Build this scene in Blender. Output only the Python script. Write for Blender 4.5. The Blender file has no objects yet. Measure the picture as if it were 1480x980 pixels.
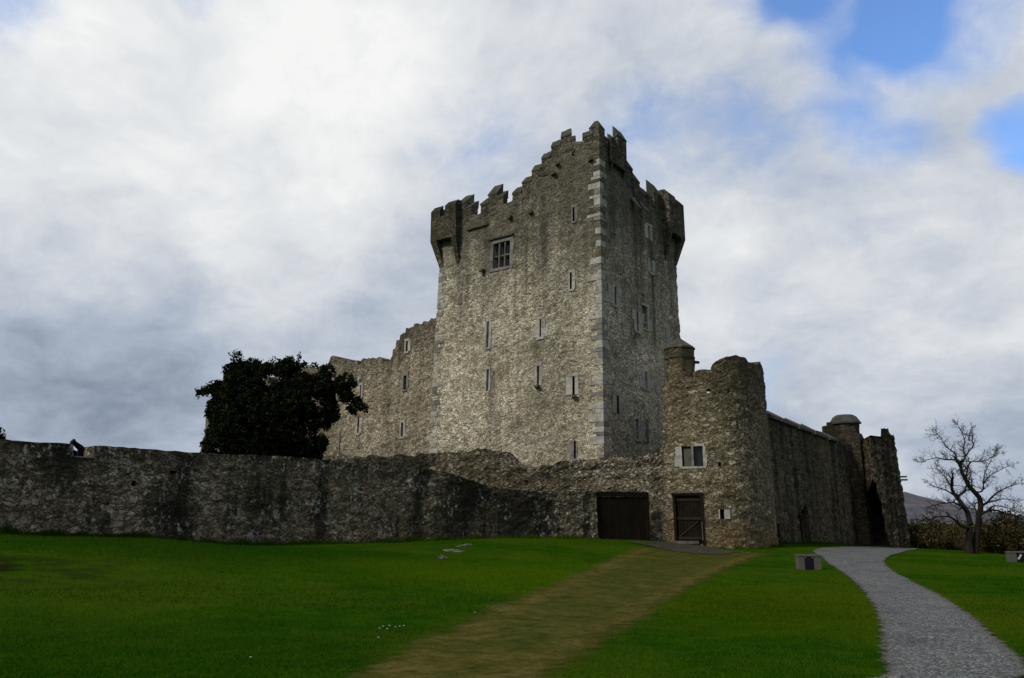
import bpy, bmesh, math, random
import numpy as np
from mathutils import Vector, noise as mn
R = math.radians
random.seed(7)
rng = np.random.default_rng(7)
sc = bpy.context.scene
COL = sc.collection

# ------------------------------------------------------------------ camera
FPX, HOR, CX, CY = 1129.0, 755.0, 740.0, 490.0      # focal length and horizon in photo pixels
PITCH = math.atan((HOR - CY) / FPX)
CZ = 1.7
cam_d = bpy.data.cameras.new('camera')
cam_d.sensor_width = 36.0
cam_d.lens = 36.0 * FPX / 1480.0
cam_d.clip_end = 12000.0
cam = bpy.data.objects.new('camera', cam_d)
cam.location = (0, 0, CZ)
cam.rotation_euler = (R(90) + PITCH, 0, 0)
COL.objects.link(cam)
sc.camera = cam
sc.view_settings.view_transform = 'Standard'
sc.view_settings.look = 'None'
sc.view_settings.exposure = 0.42
sc.view_settings.gamma = 1.0
_c, _s = math.cos(PITCH), math.sin(PITCH)


def ray(px, py):
    u, v = (px - CX) / FPX, (CY - py) / FPX
    return Vector((u, _c - v * _s, _s + v * _c))


def at(px, py, Y):
    d = ray(px, py)
    return d * (Y / d.y) + Vector((0, 0, CZ))


# ------------------------------------------------------------------ node helpers
class NT:
    def __init__(self, tree):
        self.t = tree
        self.n = tree.nodes
        self.l = tree.links

    def new(self, typ, **kw):
        n = self.n.new(typ)
        for k, v in kw.items():
            setattr(n, k, v)
        return n

    def put(self, sock, v):
        if v is None:
            return
        if isinstance(v, bpy.types.NodeSocket):
            self.l.new(v, sock)
        elif isinstance(v, (tuple, list)) and sock.type == 'RGBA' and len(v) == 3:
            sock.default_value = (*v, 1)
        else:
            sock.default_value = v

    def math(self, op, a, b=None, c=None, clamp=False):
        n = self.new('ShaderNodeMath', operation=op, use_clamp=clamp)
        self.put(n.inputs[0], a)
        self.put(n.inputs[1], b)
        self.put(n.inputs[2], c)
        return n.outputs[0]

    def vmath(self, op, a, b=None):
        n = self.new('ShaderNodeVectorMath', operation=op)
        self.put(n.inputs[0], a)
        if op == 'SCALE':
            self.put(n.inputs['Scale'], b)
        else:
            self.put(n.inputs[1], b)
        return n.outputs['Value'] if op in ('DOT_PRODUCT', 'LENGTH') else n.outputs[0]

    def rng(self, v, a, b, c=0.0, d=1.0, smooth=False):
        n = self.new('ShaderNodeMapRange', interpolation_type='SMOOTHSTEP' if smooth else 'LINEAR')
        self.put(n.inputs[0], v)
        for i, x in enumerate((a, b, c, d)):
            self.put(n.inputs[i + 1], x)
        return n.outputs[0]

    def noise(self, vec, scale, detail=4.0, rough=0.55, dist=0.0, color=False):
        n = self.new('ShaderNodeTexNoise')
        self.put(n.inputs['Vector'], vec)
        self.put(n.inputs['Scale'], scale)
        self.put(n.inputs['Detail'], detail)
        self.put(n.inputs['Roughness'], rough)
        self.put(n.inputs['Distortion'], dist)
        return n.outputs['Color' if color else 'Fac']

    def mix(self, fac, a, b, blend='MIX'):
        n = self.new('ShaderNodeMix', data_type='RGBA', blend_type=blend)
        self.put(n.inputs['Factor'], fac)
        self.put(n.inputs['A'] if False else n.inputs[6], a)
        self.put(n.inputs[7], b)
        return n.outputs[2]

    def ramp(self, fac, stops):
        n = self.new('ShaderNodeValToRGB')
        cr = n.color_ramp
        while len(cr.elements) < len(stops):
            cr.elements.new(0.5)
        for e, (p, col) in zip(cr.elements, stops):
            e.position = p
            e.color = (*col, 1)
        self.put(n.inputs[0], fac)
        return n.outputs[0]

    def voronoi(self, vec, scale, feature='F1', rnd=0.9):
        n = self.new('ShaderNodeTexVoronoi', feature=feature)
        self.put(n.inputs['Vector'], vec)
        self.put(n.inputs['Scale'], scale)
        self.put(n.inputs['Randomness'], rnd)
        return n

    def scale3(self, vec, s3):
        return self.vmath('MULTIPLY', vec, s3)


def new_mat(name):
    m = bpy.data.materials.new(name)
    m.use_nodes = True
    nt = NT(m.node_tree)
    b = m.node_tree.nodes['Principled BSDF']
    b.inputs['Specular IOR Level'].default_value = 0.08
    b.inputs['Roughness'].default_value = 0.9
    return m, nt, b


# ------------------------------------------------------------------ sky and sun
SUN_AZ = Vector((-0.80, -0.60)).normalized()          # horizontal direction towards the veiled sun
SUN_EL = R(40)
w = bpy.data.worlds.new('World')
sc.world = w
w.use_nodes = True
W = NT(w.node_tree)
for n in list(W.n):
    W.n.remove(n)
sky = W.new('ShaderNodeTexSky', sky_type='NISHITA')
sky.sun_disc = False
sky.sun_elevation = SUN_EL
sky.sun_rotation = math.atan2(SUN_AZ.x, SUN_AZ.y)
sky.air_density = 1.0
sky.dust_density = 0.6
D = W.new('ShaderNodeTexCoord').outputs['Generated']
dz = W.new('ShaderNodeSeparateXYZ')
W.put(dz.inputs[0], D)
den = W.math('ADD', W.math('MULTIPLY', W.math('MAXIMUM', dz.outputs[2], 0.0), 0.55), 0.52)
cp = W.vmath('DIVIDE', W.scale3(D, (1.0, 1.0, 1.55)), None)
cn = cp.node
comb = W.new('ShaderNodeCombineXYZ')
for i in range(3):
    W.put(comb.inputs[i], den)
W.put(cn.inputs[1], comb.outputs[0])
warp = W.vmath('SCALE', W.vmath('SUBTRACT', W.noise(cp, 1.9, 4.0, color=True), (0.5, 0.5, 0.5)), 0.26)
cpw = W.vmath('ADD', cp, warp)


def blob(px, py, r0, r1, gain):
    """soft patch of the sky around one direction; radii in degrees"""
    d = ray(px, py).normalized()
    dp = W.vmath('DOT_PRODUCT', W.vmath('NORMALIZE', W.vmath('ADD', D, W.vmath('SCALE', warp, 0.75))), tuple(d))
    return W.rng(dp, math.cos(R(r1)), math.cos(R(r0)), 0.0, gain, True)


def total(items):
    out = items[0]
    for i in items[1:]:
        out = W.math('ADD', out, i)
    return out


n_big = W.noise(cpw, 1.5, 6.0, 0.52)
n_mid = W.noise(cpw, 3.1, 7.0, 0.55)
n_fine = W.noise(cpw, 7.0, 7.0, 0.62)
n_wisp = W.noise(W.vmath('ADD', cp, W.vmath('SCALE', warp, 0.5)), 16.0, 6.0, 0.6, 0.4)
# cover: 1 cloud, 0 open blue
holes = total([blob(1100, -35, 1.5, 5.5, 0.42), blob(1220, -15, 1.5, 6.5, 0.50), blob(1350, -10, 1.5, 6.0, 0.50), blob(1465, 160, 0.6, 3.6, 0.55), blob(5, 5, 0.5, 5, 0.40), blob(800, 130, 2, 13, 0.14),
               blob(255, 0, 0.3, 2.5, 0.28), blob(700, 230, 1, 7, 0.16), blob(1000, 250, 2, 8, 0.20), blob(1260, 135, 1, 5, 0.22), blob(1150, 130, 1, 6, 0.14),
               blob(1240, 260, 2, 7, 0.16), blob(1120, 560, 1, 5, 0.18), blob(1285, 600, 0.6, 2.5, 0.22)])
cover = W.math('SUBTRACT', W.math('ADD', W.math('MULTIPLY', n_mid, 0.62), W.math('ADD', W.math('ADD', W.math('MULTIPLY', n_fine, 0.34), W.math('MULTIPLY', n_wisp, 0.12)), 0.54)), holes)
cover = W.rng(cover, 0.38, 0.94, 0.0, 1.0, True)
# brightness of the cloud itself
lum = total([W.rng(n_big, 0.3, 0.7, -0.07, 0.07), W.rng(n_mid, 0.3, 0.7, -0.09, 0.09), W.rng(n_fine, 0.3, 0.7, -0.085, 0.085), W.rng(n_wisp, 0.3, 0.7, -0.03, 0.03),
             blob(240, 190, 3, 20, 0.27), blob(480, 40, 2, 13, 0.13), blob(40, 180, 2, 12, 0.10), blob(1060, 430, 2, 10, 0.13),
             blob(1410, 420, 2, 12, 0.15), blob(950, 60, 2, 14, 0.08), blob(1300, 120, 2, 8, 0.07), blob(640, 150, 2, 9, 0.06),
             blob(40, 500, 3, 17, -0.17), blob(380, 480, 3, 15, -0.06), blob(560, 380, 2, 9, 0.03), blob(100, 60, 2, 9, -0.08), blob(150, 620, 2, 16, -0.07),
             blob(1440, 640, 2, 7, -0.13), blob(1180, 540, 2, 7, -0.08)])
lum = W.math('ADD', lum, 0.60)
ccol = W.ramp(lum, [(0.0, (0.08, 0.10, 0.135)), (0.25, (0.215, 0.265, 0.345)), (0.5, (0.42, 0.48, 0.58)),
                    (0.75, (0.70, 0.73, 0.77)), (1.0, (0.93, 0.935, 0.925))])
# unseen sky behind the camera is dimmed to hold down the ambient light
sepd = W.new('ShaderNodeSeparateXYZ')
W.put(sepd.inputs[0], D)
BACK_DARK = 0.55
back = W.rng(sepd.outputs[1], -0.30, 0.42, BACK_DARK, 1.0, True)
topd = W.rng(sepd.outputs[2], 0.62, 0.90, 1.0, 0.55, True)
bk = W.math('MULTIPLY', back, topd)
bg1 = W.new('ShaderNodeBackground')
bg2 = W.new('ShaderNodeBackground')
tint = W.mix(1.0, sky.outputs[0], (0.92, 1.18, 1.52), 'MULTIPLY')
W.put(bg1.inputs[0], tint)
bg1.inputs[1].default_value = 0.118
W.put(bg2.inputs[0], ccol)
W.put(bg2.inputs[1], W.math('MULTIPLY', bk, 0.74))
mx = W.new('ShaderNodeMixShader')
W.put(mx.inputs[0], cover)
W.l.new(bg1.outputs[0], mx.inputs[1])
W.l.new(bg2.outputs[0], mx.inputs[2])
wo = W.new('ShaderNodeOutputWorld')
W.l.new(mx.outputs[0], wo.inputs[0])

sun_d = bpy.data.lights.new('sun', 'SUN')
sun_d.energy = 1.5
sun_d.angle = R(11)
sun_d.color = (1.0, 0.93, 0.80)
sun = bpy.data.objects.new('sun', sun_d)
sdir = Vector((SUN_AZ.x * math.cos(SUN_EL), SUN_AZ.y * math.cos(SUN_EL), math.sin(SUN_EL)))
sun.rotation_euler = sdir.to_track_quat('Z', 'Y').to_euler()
sun.location = (-60, -40, 80)
COL.objects.link(sun)


# ------------------------------------------------------------------ materials
def stone(name, tones, k=4.2, zs=2.3, mortar=(0.10, 0.095, 0.08), mfac=0.75, patch=((0.20, 0.16, 0.10), 0.5), stain=0.5,
          stain_col=(0.025, 0.024, 0.020), sthr=(0.50, 0.64), white=0.0, top=None, moss=0.0, foot=None, bump=1.0, warm=None, bdist=0.05, tint=(1.04, 0.99, 0.92), spots=()):
    m, N, b = new_mat(name)
    P = N.new('ShaderNodeNewGeometry').outputs['Position']
    wv = N.vmath('SCALE', N.vmath('SUBTRACT', N.noise(P, 1.3, 2.0, color=True), (0.5, 0.5, 0.5)), 0.40)
    pw = N.vmath('ADD', P, wv)
    pw = N.vmath('ADD', pw, N.vmath('SCALE', N.vmath('SUBTRACT', N.noise(P, 5.5, 3.0, color=True), (0.5, 0.5, 0.5)), 0.22))
    q = N.scale3(pw, (k, k, k * zs))
    v1 = N.voronoi(q, 1.0)
    sep = N.new('ShaderNodeSeparateColor')
    N.put(sep.inputs[0], v1.outputs['Color'])
    r1 = sep.outputs[0]
    edge = N.voronoi(q, 1.0, 'DISTANCE_TO_EDGE').outputs['Distance']
    q3 = N.scale3(pw, (k * 0.58, k * 0.58, k * zs * 0.62))
    v3 = N.voronoi(q3, 1.0)
    sep3 = N.new('ShaderNodeSeparateColor')
    N.put(sep3.inputs[0], v3.outputs['Color'])
    e3 = N.voronoi(q3, 1.0, 'DISTANCE_TO_EDGE').outputs['Distance']
    msk = N.rng(N.noise(P, 0.75, 3.0, 0.6), 0.535, 0.565, 0, 1, True)
    inv = N.math('SUBTRACT', 1.0, msk)
    r1 = N.math('ADD', N.math('MULTIPLY', r1, inv), N.math('MULTIPLY', sep3.outputs[0], msk))
    edge = N.math('ADD', N.math('MULTIPLY', edge, inv), N.math('MULTIPLY', e3, msk))
    q2 = N.scale3(pw, (k * 2.3, k * 2.3, k * zs * 2.0))
    v2 = N.voronoi(q2, 1.0)
    sep2 = N.new('ShaderNodeSeparateColor')
    N.put(sep2.inputs[0], v2.outputs['Color'])
    r2 = sep2.outputs[1]
    r = N.math('ADD', N.math('MULTIPLY', r1, 0.65), N.math('MULTIPLY', r2, 0.35))
    n = len(tones)
    col = N.ramp(r, [(0.12 + 0.76 * i / (n - 1), t) for i, t in enumerate(tones)])
    fine = N.noise(P, 14.0, 5.0, 0.7)
    med = N.noise(P, 2.2, 5.0, 0.65)
    col = N.mix(1.0, col, N.ramp(fine, [(0.28, (0.30,) * 3), (0.5, (1.0,) * 3), (0.72, (1.6,) * 3)]), 'MULTIPLY')
    col = N.mix(1.0, col, N.ramp(med, [(0.3, (0.62,) * 3), (0.5, (1.0,) * 3), (0.7, (1.32,) * 3)]), 'MULTIPLY')
    big = N.noise(P, 0.27, 4.0, 0.6)
    col = N.mix(N.rng(big, 0.45, 0.62, 0.0, patch[1], True), col, patch[0])
    if warm:
        col = N.mix(N.rng(N.noise(P, 0.9, 5.0, 0.65), 0.54, 0.68, 0.0, warm[1], True), col, warm[0])
    col = N.mix(1.0, col, N.ramp(N.noise(N.scale3(P, (0.16, 0.16, 0.11)), 1.0, 3.0, 0.5), [(0.32, (0.66,) * 3), (0.5, (1.0,) * 3), (0.66, (1.28,) * 3)]), 'MULTIPLY')
    mm = N.rng(edge, 0.02, 0.11, mfac, 0.0, True)
    col = N.mix(mm, col, mortar)
    # dark joints and pits in the rubble
    pits = N.noise(N.scale3(P, (1, 1, 1.7)), 6.5, 4.0, 0.7)
    pm = N.rng(pits, 0.57, 0.68, 0.0, 0.85, True)
    col = N.mix(pm, col, tuple(0.22 * x for x in tones[0]))
    # rain streaks: long in z
    st = N.noise(N.scale3(P, (1.25, 1.25, 0.085)), 1.0, 5.0, 0.62)
    sb = N.math('ADD', N.math('MULTIPLY', st, 0.7), N.math('MULTIPLY', N.noise(P, 0.55, 5.0, 0.6), 0.3))
    sm = N.rng(sb, sthr[0], sthr[1], 0.0, stain, True)
    sm = N.math('MULTIPLY', sm, N.rng(fine, 0.25, 0.6, 0.55, 1.0))
    col = N.mix(sm, col, stain_col)
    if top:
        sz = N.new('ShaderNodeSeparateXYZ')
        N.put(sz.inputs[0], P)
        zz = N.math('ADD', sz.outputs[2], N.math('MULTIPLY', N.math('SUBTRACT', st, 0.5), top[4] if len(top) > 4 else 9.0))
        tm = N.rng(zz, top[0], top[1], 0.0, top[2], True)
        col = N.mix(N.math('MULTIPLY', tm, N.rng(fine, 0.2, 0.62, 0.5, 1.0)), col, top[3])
    if moss:
        col = N.mix(N.rng(N.noise(P, 0.7, 6.0, 0.7), 0.52, 0.66, 0.0, moss, True), col, (0.075, 0.075, 0.022))
    for (sx, sy, sz_, rr, stn) in spots:
        dd = N.vmath('LENGTH', N.scale3(N.vmath('SUBTRACT', P, (sx, sy, sz_)), (1, 1, 0.8)))
        dd = N.math('ADD', dd, N.math('MULTIPLY', N.math('SUBTRACT', st, 0.5), rr * 1.6))
        col = N.mix(N.math('MULTIPLY', N.rng(dd, rr * 0.35, rr, stn, 0.0, True), N.rng(fine, 0.25, 0.6, 0.55, 1.0)), col, stain_col)
    if foot:
        sz = N.new('ShaderNodeSeparateXYZ')
        N.put(sz.inputs[0], P)
        zz = N.math('ADD', sz.outputs[2], N.math('MULTIPLY', N.math('SUBTRACT', med, 0.5), 2.5))
        col = N.mix(N.rng(zz, foot[0], foot[1], foot[2], 0.0, True), col, foot[3])
    if white:
        wn = N.noise(P, 1.1, 3.0, 0.6)
        wf = N.noise(N.scale3(P, (1, 1, 0.7)), 5.5, 6.0, 0.75)
        wm = N.math('MULTIPLY', N.rng(wn, 0.48, 0.62, 0, 1, True), N.rng(wf, 0.525, 0.595, 0, white, True))
        col = N.mix(wm, col, (0.52, 0.52, 0.49))
    col = N.mix(1.0, col, tint, 'MULTIPLY')
    N.put(b.inputs['Base Color'], col)
    h = N.math('ADD', N.math('MULTIPLY', N.rng(edge, 0.0, 0.16, 0.0, 1.0), 0.55), N.math('MULTIPLY', r, 0.55))
    h = N.math('ADD', h, N.math('MULTIPLY', fine, 0.55))
    h = N.math('SUBTRACT', h, N.math('MULTIPLY', pm, 0.9))
    bp = N.new('ShaderNodeBump')
    bp.inputs['Strength'].default_value = bump
    bp.inputs['Distance'].default_value = bdist
    N.put(bp.inputs['Height'], h)
    N.l.new(bp.outputs[0], b.inputs['Normal'])
    return m


def plain(name, col, var=0.35, sc1=6.0, rough=0.9, bump=0.3, bdist=0.02, streak=0.0, dark=(0.03, 0.03, 0.028)):
    m, N, b = new_mat(name)
    P = N.new('ShaderNodeNewGeometry').outputs['Position']
    f = N.noise(P, sc1, 6.0, 0.65)
    c = N.mix(1.0, col, N.ramp(f, [(0.25, (1 - var,) * 3), (0.5, (1,) * 3), (0.75, (1 + var,) * 3)]), 'MULTIPLY')
    c = N.mix(N.rng(N.noise(P, 1.3, 5.0, 0.6), 0.46, 0.68, 0, 0.55, True), c, dark)
    if streak:
        st = N.noise(N.scale3(P, (3, 3, 0.15)), 1.0, 4.0)
        c = N.mix(N.rng(st, 0.45, 0.62, 0, streak, True), c, dark)
    N.put(b.inputs['Base Color'], c)
    b.inputs['Roughness'].default_value = rough
    bp = N.new('ShaderNodeBump')
    bp.inputs['Strength'].default_value = bump
    bp.inputs['Distance'].default_value = bdist
    N.put(bp.inputs['Height'], N.noise(P, sc1 * 4, 5.0, 0.7))
    N.l.new(bp.outputs[0], b.inputs['Normal'])
    return m


M = {}
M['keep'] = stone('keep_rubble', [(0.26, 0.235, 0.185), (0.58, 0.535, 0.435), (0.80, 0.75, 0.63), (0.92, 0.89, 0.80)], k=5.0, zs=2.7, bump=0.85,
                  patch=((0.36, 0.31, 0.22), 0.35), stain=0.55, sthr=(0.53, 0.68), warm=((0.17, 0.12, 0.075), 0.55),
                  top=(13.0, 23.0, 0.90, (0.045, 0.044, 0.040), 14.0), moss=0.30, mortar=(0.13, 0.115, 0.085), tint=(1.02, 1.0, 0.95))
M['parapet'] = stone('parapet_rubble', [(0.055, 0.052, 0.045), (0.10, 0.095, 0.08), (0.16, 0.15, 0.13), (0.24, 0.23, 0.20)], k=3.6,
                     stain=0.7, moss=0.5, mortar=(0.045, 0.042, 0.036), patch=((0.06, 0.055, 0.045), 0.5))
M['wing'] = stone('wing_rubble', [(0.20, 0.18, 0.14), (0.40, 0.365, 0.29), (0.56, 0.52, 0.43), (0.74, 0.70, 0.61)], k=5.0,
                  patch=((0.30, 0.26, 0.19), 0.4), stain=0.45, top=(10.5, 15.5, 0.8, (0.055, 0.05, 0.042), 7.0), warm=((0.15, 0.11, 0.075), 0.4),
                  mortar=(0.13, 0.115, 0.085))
M['round'] = stone('round_tower_rubble', [(0.10, 0.09, 0.066), (0.21, 0.188, 0.138), (0.32, 0.29, 0.22), (0.50, 0.46, 0.37)], k=4.0,
                   patch=((0.17, 0.148, 0.095), 0.4), stain=0.6, sthr=(0.54, 0.68), top=(5.5, 11.5, 0.78, (0.055, 0.05, 0.033), 7.0), moss=0.55,
                   foot=(0.6, 2.2, 0.5, (0.17, 0.105, 0.035)), warm=((0.13, 0.085, 0.045), 0.55), mortar=(0.09, 0.078, 0.05))
M['outwork'] = stone('outwork_rubble', [(0.085, 0.077, 0.06), (0.19, 0.172, 0.13), (0.30, 0.275, 0.22), (0.50, 0.47, 0.41)], k=3.8,
                     stain=0.8, sthr=(0.50, 0.63), white=0.7, moss=0.45, warm=((0.10, 0.06, 0.04), 0.5), mortar=(0.05, 0.045, 0.035), bdist=0.08)
M['front'] = stone('boundary_rubble', [(0.10, 0.088, 0.066), (0.215, 0.19, 0.145), (0.335, 0.30, 0.23), (0.52, 0.48, 0.40)], k=3.9, zs=2.3,
                   stain=0.92, sthr=(0.485, 0.59), stain_col=(0.02, 0.02, 0.019), white=0.9, bump=0.85, moss=0.30, warm=((0.13, 0.065, 0.035), 0.6),
                   top=(3.3, 4.4, 0.75, (0.042, 0.041, 0.038), 2.0), patch=((0.13, 0.11, 0.06), 0.4), mortar=(0.06, 0.054, 0.042), bdist=0.07,
                   spots=[(*at(760, 745, 40.6), 3.0, 0.93), (*at(665, 740, 38.2), 1.8, 0.9), (*at(245, 735, 29.7), 1.1, 0.9), (*at(85, 640, 26.8), 1.3, 0.8), (*at(690, 700, 38.9), 1.4, 0.9)])
M['curtain'] = stone('curtain_rubble', [(0.06, 0.055, 0.043), (0.12, 0.108, 0.082), (0.175, 0.16, 0.122), (0.25, 0.23, 0.185)], k=3.2,
                     stain=0.93, sthr=(0.46, 0.59), stain_col=(0.02, 0.019, 0.016), moss=0.45, warm=((0.12, 0.075, 0.045), 0.4),
                     top=(5.5, 9.0, 0.6, (0.04, 0.037, 0.03), 5.0), mortar=(0.05, 0.045, 0.034))
M['ashlar'] = plain('pale_ashlar', (0.42, 0.41, 0.375), var=0.4, sc1=4.0, dark=(0.16, 0.155, 0.14))
M['ashlar_dark'] = plain('weathered_ashlar', (0.23, 0.225, 0.21), var=0.4, sc1=4.0, dark=(0.05, 0.05, 0.042))
M['coping'] = plain('mossy_coping', (0.085, 0.085, 0.070), var=0.5, sc1=3.0, dark=(0.05, 0.055, 0.025))
M['slate'] = plain('stone_roof_slab', (0.11, 0.105, 0.095), var=0.4, sc1=3.0, dark=(0.045, 0.045, 0.035))
M['void'] = plain('dark_interior', (0.012, 0.012, 0.012), var=0.2)
M['mullion'] = plain('dark_mullion_stone', (0.14, 0.14, 0.138), var=0.3)
M['oldwood'] = plain('blackened_oak', (0.018, 0.013, 0.009), var=0.4, sc1=3.0, streak=0.4, dark=(0.008, 0.007, 0.005))
M['iron'] = plain('dull_iron', (0.13, 0.13, 0.13), var=0.3, rough=0.6)
M['palewood'] = plain('weathered_sill_board', (0.14, 0.138, 0.13), var=0.3, streak=0.2)
M['shutter'] = plain('grey_green_shutter', (0.12, 0.12, 0.095), var=0.2, streak=0.3)
M['barrel'] = plain('cast_iron', (0.006, 0.0065, 0.008), var=0.3, rough=0.7)
M['bark'] = plain('grey_bark', (0.026, 0.023, 0.019), var=0.45, sc1=5.0, dark=(0.012, 0.011, 0.009))
M['yewbark'] = plain('yew_bark', (0.05, 0.03, 0.02), var=0.45, sc1=5.0)
M['twig'] = plain('brown_scrub_twig', (0.085, 0.066, 0.045), var=0.4, dark=(0.045, 0.035, 0.02))
M['concrete'] = plain('plinth_stone', (0.12, 0.12, 0.105), var=0.2, sc1=9.0, dark=(0.09, 0.09, 0.075))
M['rock'] = plain('grey_outcrop', (0.15, 0.15, 0.135), var=0.5, sc1=9.0, dark=(0.04, 0.05, 0.02))
g_m, g_n, g_b = new_mat('glossy_plaque')
g_b.inputs['Base Color'].default_value = (0.008, 0.010, 0.017, 1)
g_b.inputs['Roughness'].default_value = 0.45
g_b.inputs['Specular IOR Level'].default_value = 0.2
M['plaque'] = g_m
M['barrel'].node_tree.nodes['Principled BSDF'].inputs['Specular IOR Level'].default_value = 0.08
e_m, e_n, e_b = new_mat('pale_emblem')
e_b.inputs['Base Color'].default_value = (0.62, 0.64, 0.62, 1)
M['emblem'] = e_m
gl_m, gl_n, gl_b = new_mat('window_glass')
gl_b.inputs['Base Color'].default_value = (0.018, 0.020, 0.023, 1)
gl_b.inputs['Roughness'].default_value = 0.25
gl_b.inputs['Specular IOR Level'].default_value = 0.5
M['glass'] = gl_m


def leaf_mat(name, c1, c2):
    m, N, b = new_mat(name)
    P = N.new('ShaderNodeNewGeometry')
    rnd = P.outputs['Random Per Island']
    c = N.mix(rnd, c1, c2)
    c = N.mix(N.rng(N.noise(P.outputs['Position'], 1.2, 3.0), 0.4, 0.65, 0, 0.6), c, tuple(x * 0.45 for x in c1))
    c = N.mix(N.rng(N.noise(P.outputs['Position'], 2.1, 4.0), 0.54, 0.66, 0, 0.8), c, tuple(x * 2.0 for x in c2))  # paler noise patches put lit leaf clusters into the colour
    N.put(b.inputs['Base Color'], c)
    b.inputs['Roughness'].default_value = 0.9
    b.inputs['Specular IOR Level'].default_value = 0.02
    return m


M['yew'] = leaf_mat('yew_needles', (0.011, 0.016, 0.006), (0.022, 0.030, 0.010))
M['scrubleaf'] = leaf_mat('scrub_leaves', (0.066, 0.054, 0.022), (0.10, 0.085, 0.034))


# ------------------------------------------------------------------ object helpers
def tag(o, label=None, cat=None, group=None, kind=None):
    if label:
        o['label'] = label
    if cat:
        o['category'] = cat
    if group:
        o['group'] = group
    if kind:
        o['kind'] = kind
    return o


def thing(name, label, cat, loc, group=None):
    o = bpy.data.objects.new(name, None)
    o.empty_display_size = 0.3
    o.location = loc
    COL.objects.link(o)
    return tag(o, label, cat, group)


def wloc(o):
    v = Vector((0, 0, 0))
    while o is not None:
        v += o.location
        o = o.parent
    return v


def mesh(name, verts, faces, mat, parent=None, smooth=False, label=None, origin=None):
    me = bpy.data.meshes.new(name)
    off = wloc(parent) if parent is not None else (Vector(origin) if origin is not None else Vector((0, 0, 0)))
    me.from_pydata([(v[0] - off[0], v[1] - off[1], v[2] - off[2]) for v in verts], [], faces)
    me.materials.append(mat)
    if smooth:
        me.polygons.foreach_set('use_smooth', [True] * len(me.polygons))
    me.validate()
    o = bpy.data.objects.new(name, me)
    COL.objects.link(o)
    if parent is not None:
        o.parent = parent
    elif origin is not None:
        o.location = origin
    if label:
        o['label'] = label
    return o


class MB:
    """collects hexahedra, tubes and quads for ONE mesh"""
    def __init__(self):
        self.v, self.f = [], []

    def hexa(self, p):
        b = len(self.v)
        self.v += [tuple(x) for x in p]
        for q in ((0, 1, 2, 3), (7, 6, 5, 4), (0, 4, 5, 1), (1, 5, 6, 2), (2, 6, 7, 3), (3, 7, 4, 0)):
            self.f.append(tuple(b + i for i in q))

    def box(self, x0, x1, y0, y1, z0, z1):
        self.hexa([(x0, y0, z0), (x1, y0, z0), (x1, y1, z0), (x0, y1, z0), (x0, y0, z1), (x1, y0, z1), (x1, y1, z1), (x0, y1, z1)])

    def poly(self, pts):
        b = len(self.v)
        self.v += [tuple(x) for x in pts]
        self.f.append(tuple(range(b, b + len(pts))))

    def tube(self, pts, radii, n=6, cap=True):
        base = None
        pts = [Vector(p) for p in pts]
        rings = []
        up = Vector((0.31, 0.2, 0.93)).normalized()
        for i, p in enumerate(pts):
            t = (pts[min(i + 1, len(pts) - 1)] - pts[max(i - 1, 0)])
            t = t.normalized() if t.length > 1e-9 else Vector((0, 0, 1))
            a = t.cross(up)
            if a.length < 0.05:
                a = t.cross(Vector((1, 0, 0)))
            a.normalize()
            bvec = t.cross(a)
            base = len(self.v)
            for k in range(n):
                an = 2 * math.pi * k / n
                self.v.append(tuple(p + (a * math.cos(an) + bvec * math.sin(an)) * radii[i]))
            rings.append(base)
        for r0, r1 in zip(rings, rings[1:]):
            for k in range(n):
                self.f.append((r0 + k, r0 + (k + 1) % n, r1 + (k + 1) % n, r1 + k))
        if cap:
            self.f.append(tuple(rings[0] + k for k in range(n))[::-1])
            self.f.append(tuple(rings[-1] + k for k in range(n)))

    def build(self, name, mat, parent=None, smooth=False, label=None, origin=None):
        return mesh(name, self.v, self.f, mat, parent, smooth, label, origin)


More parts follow.
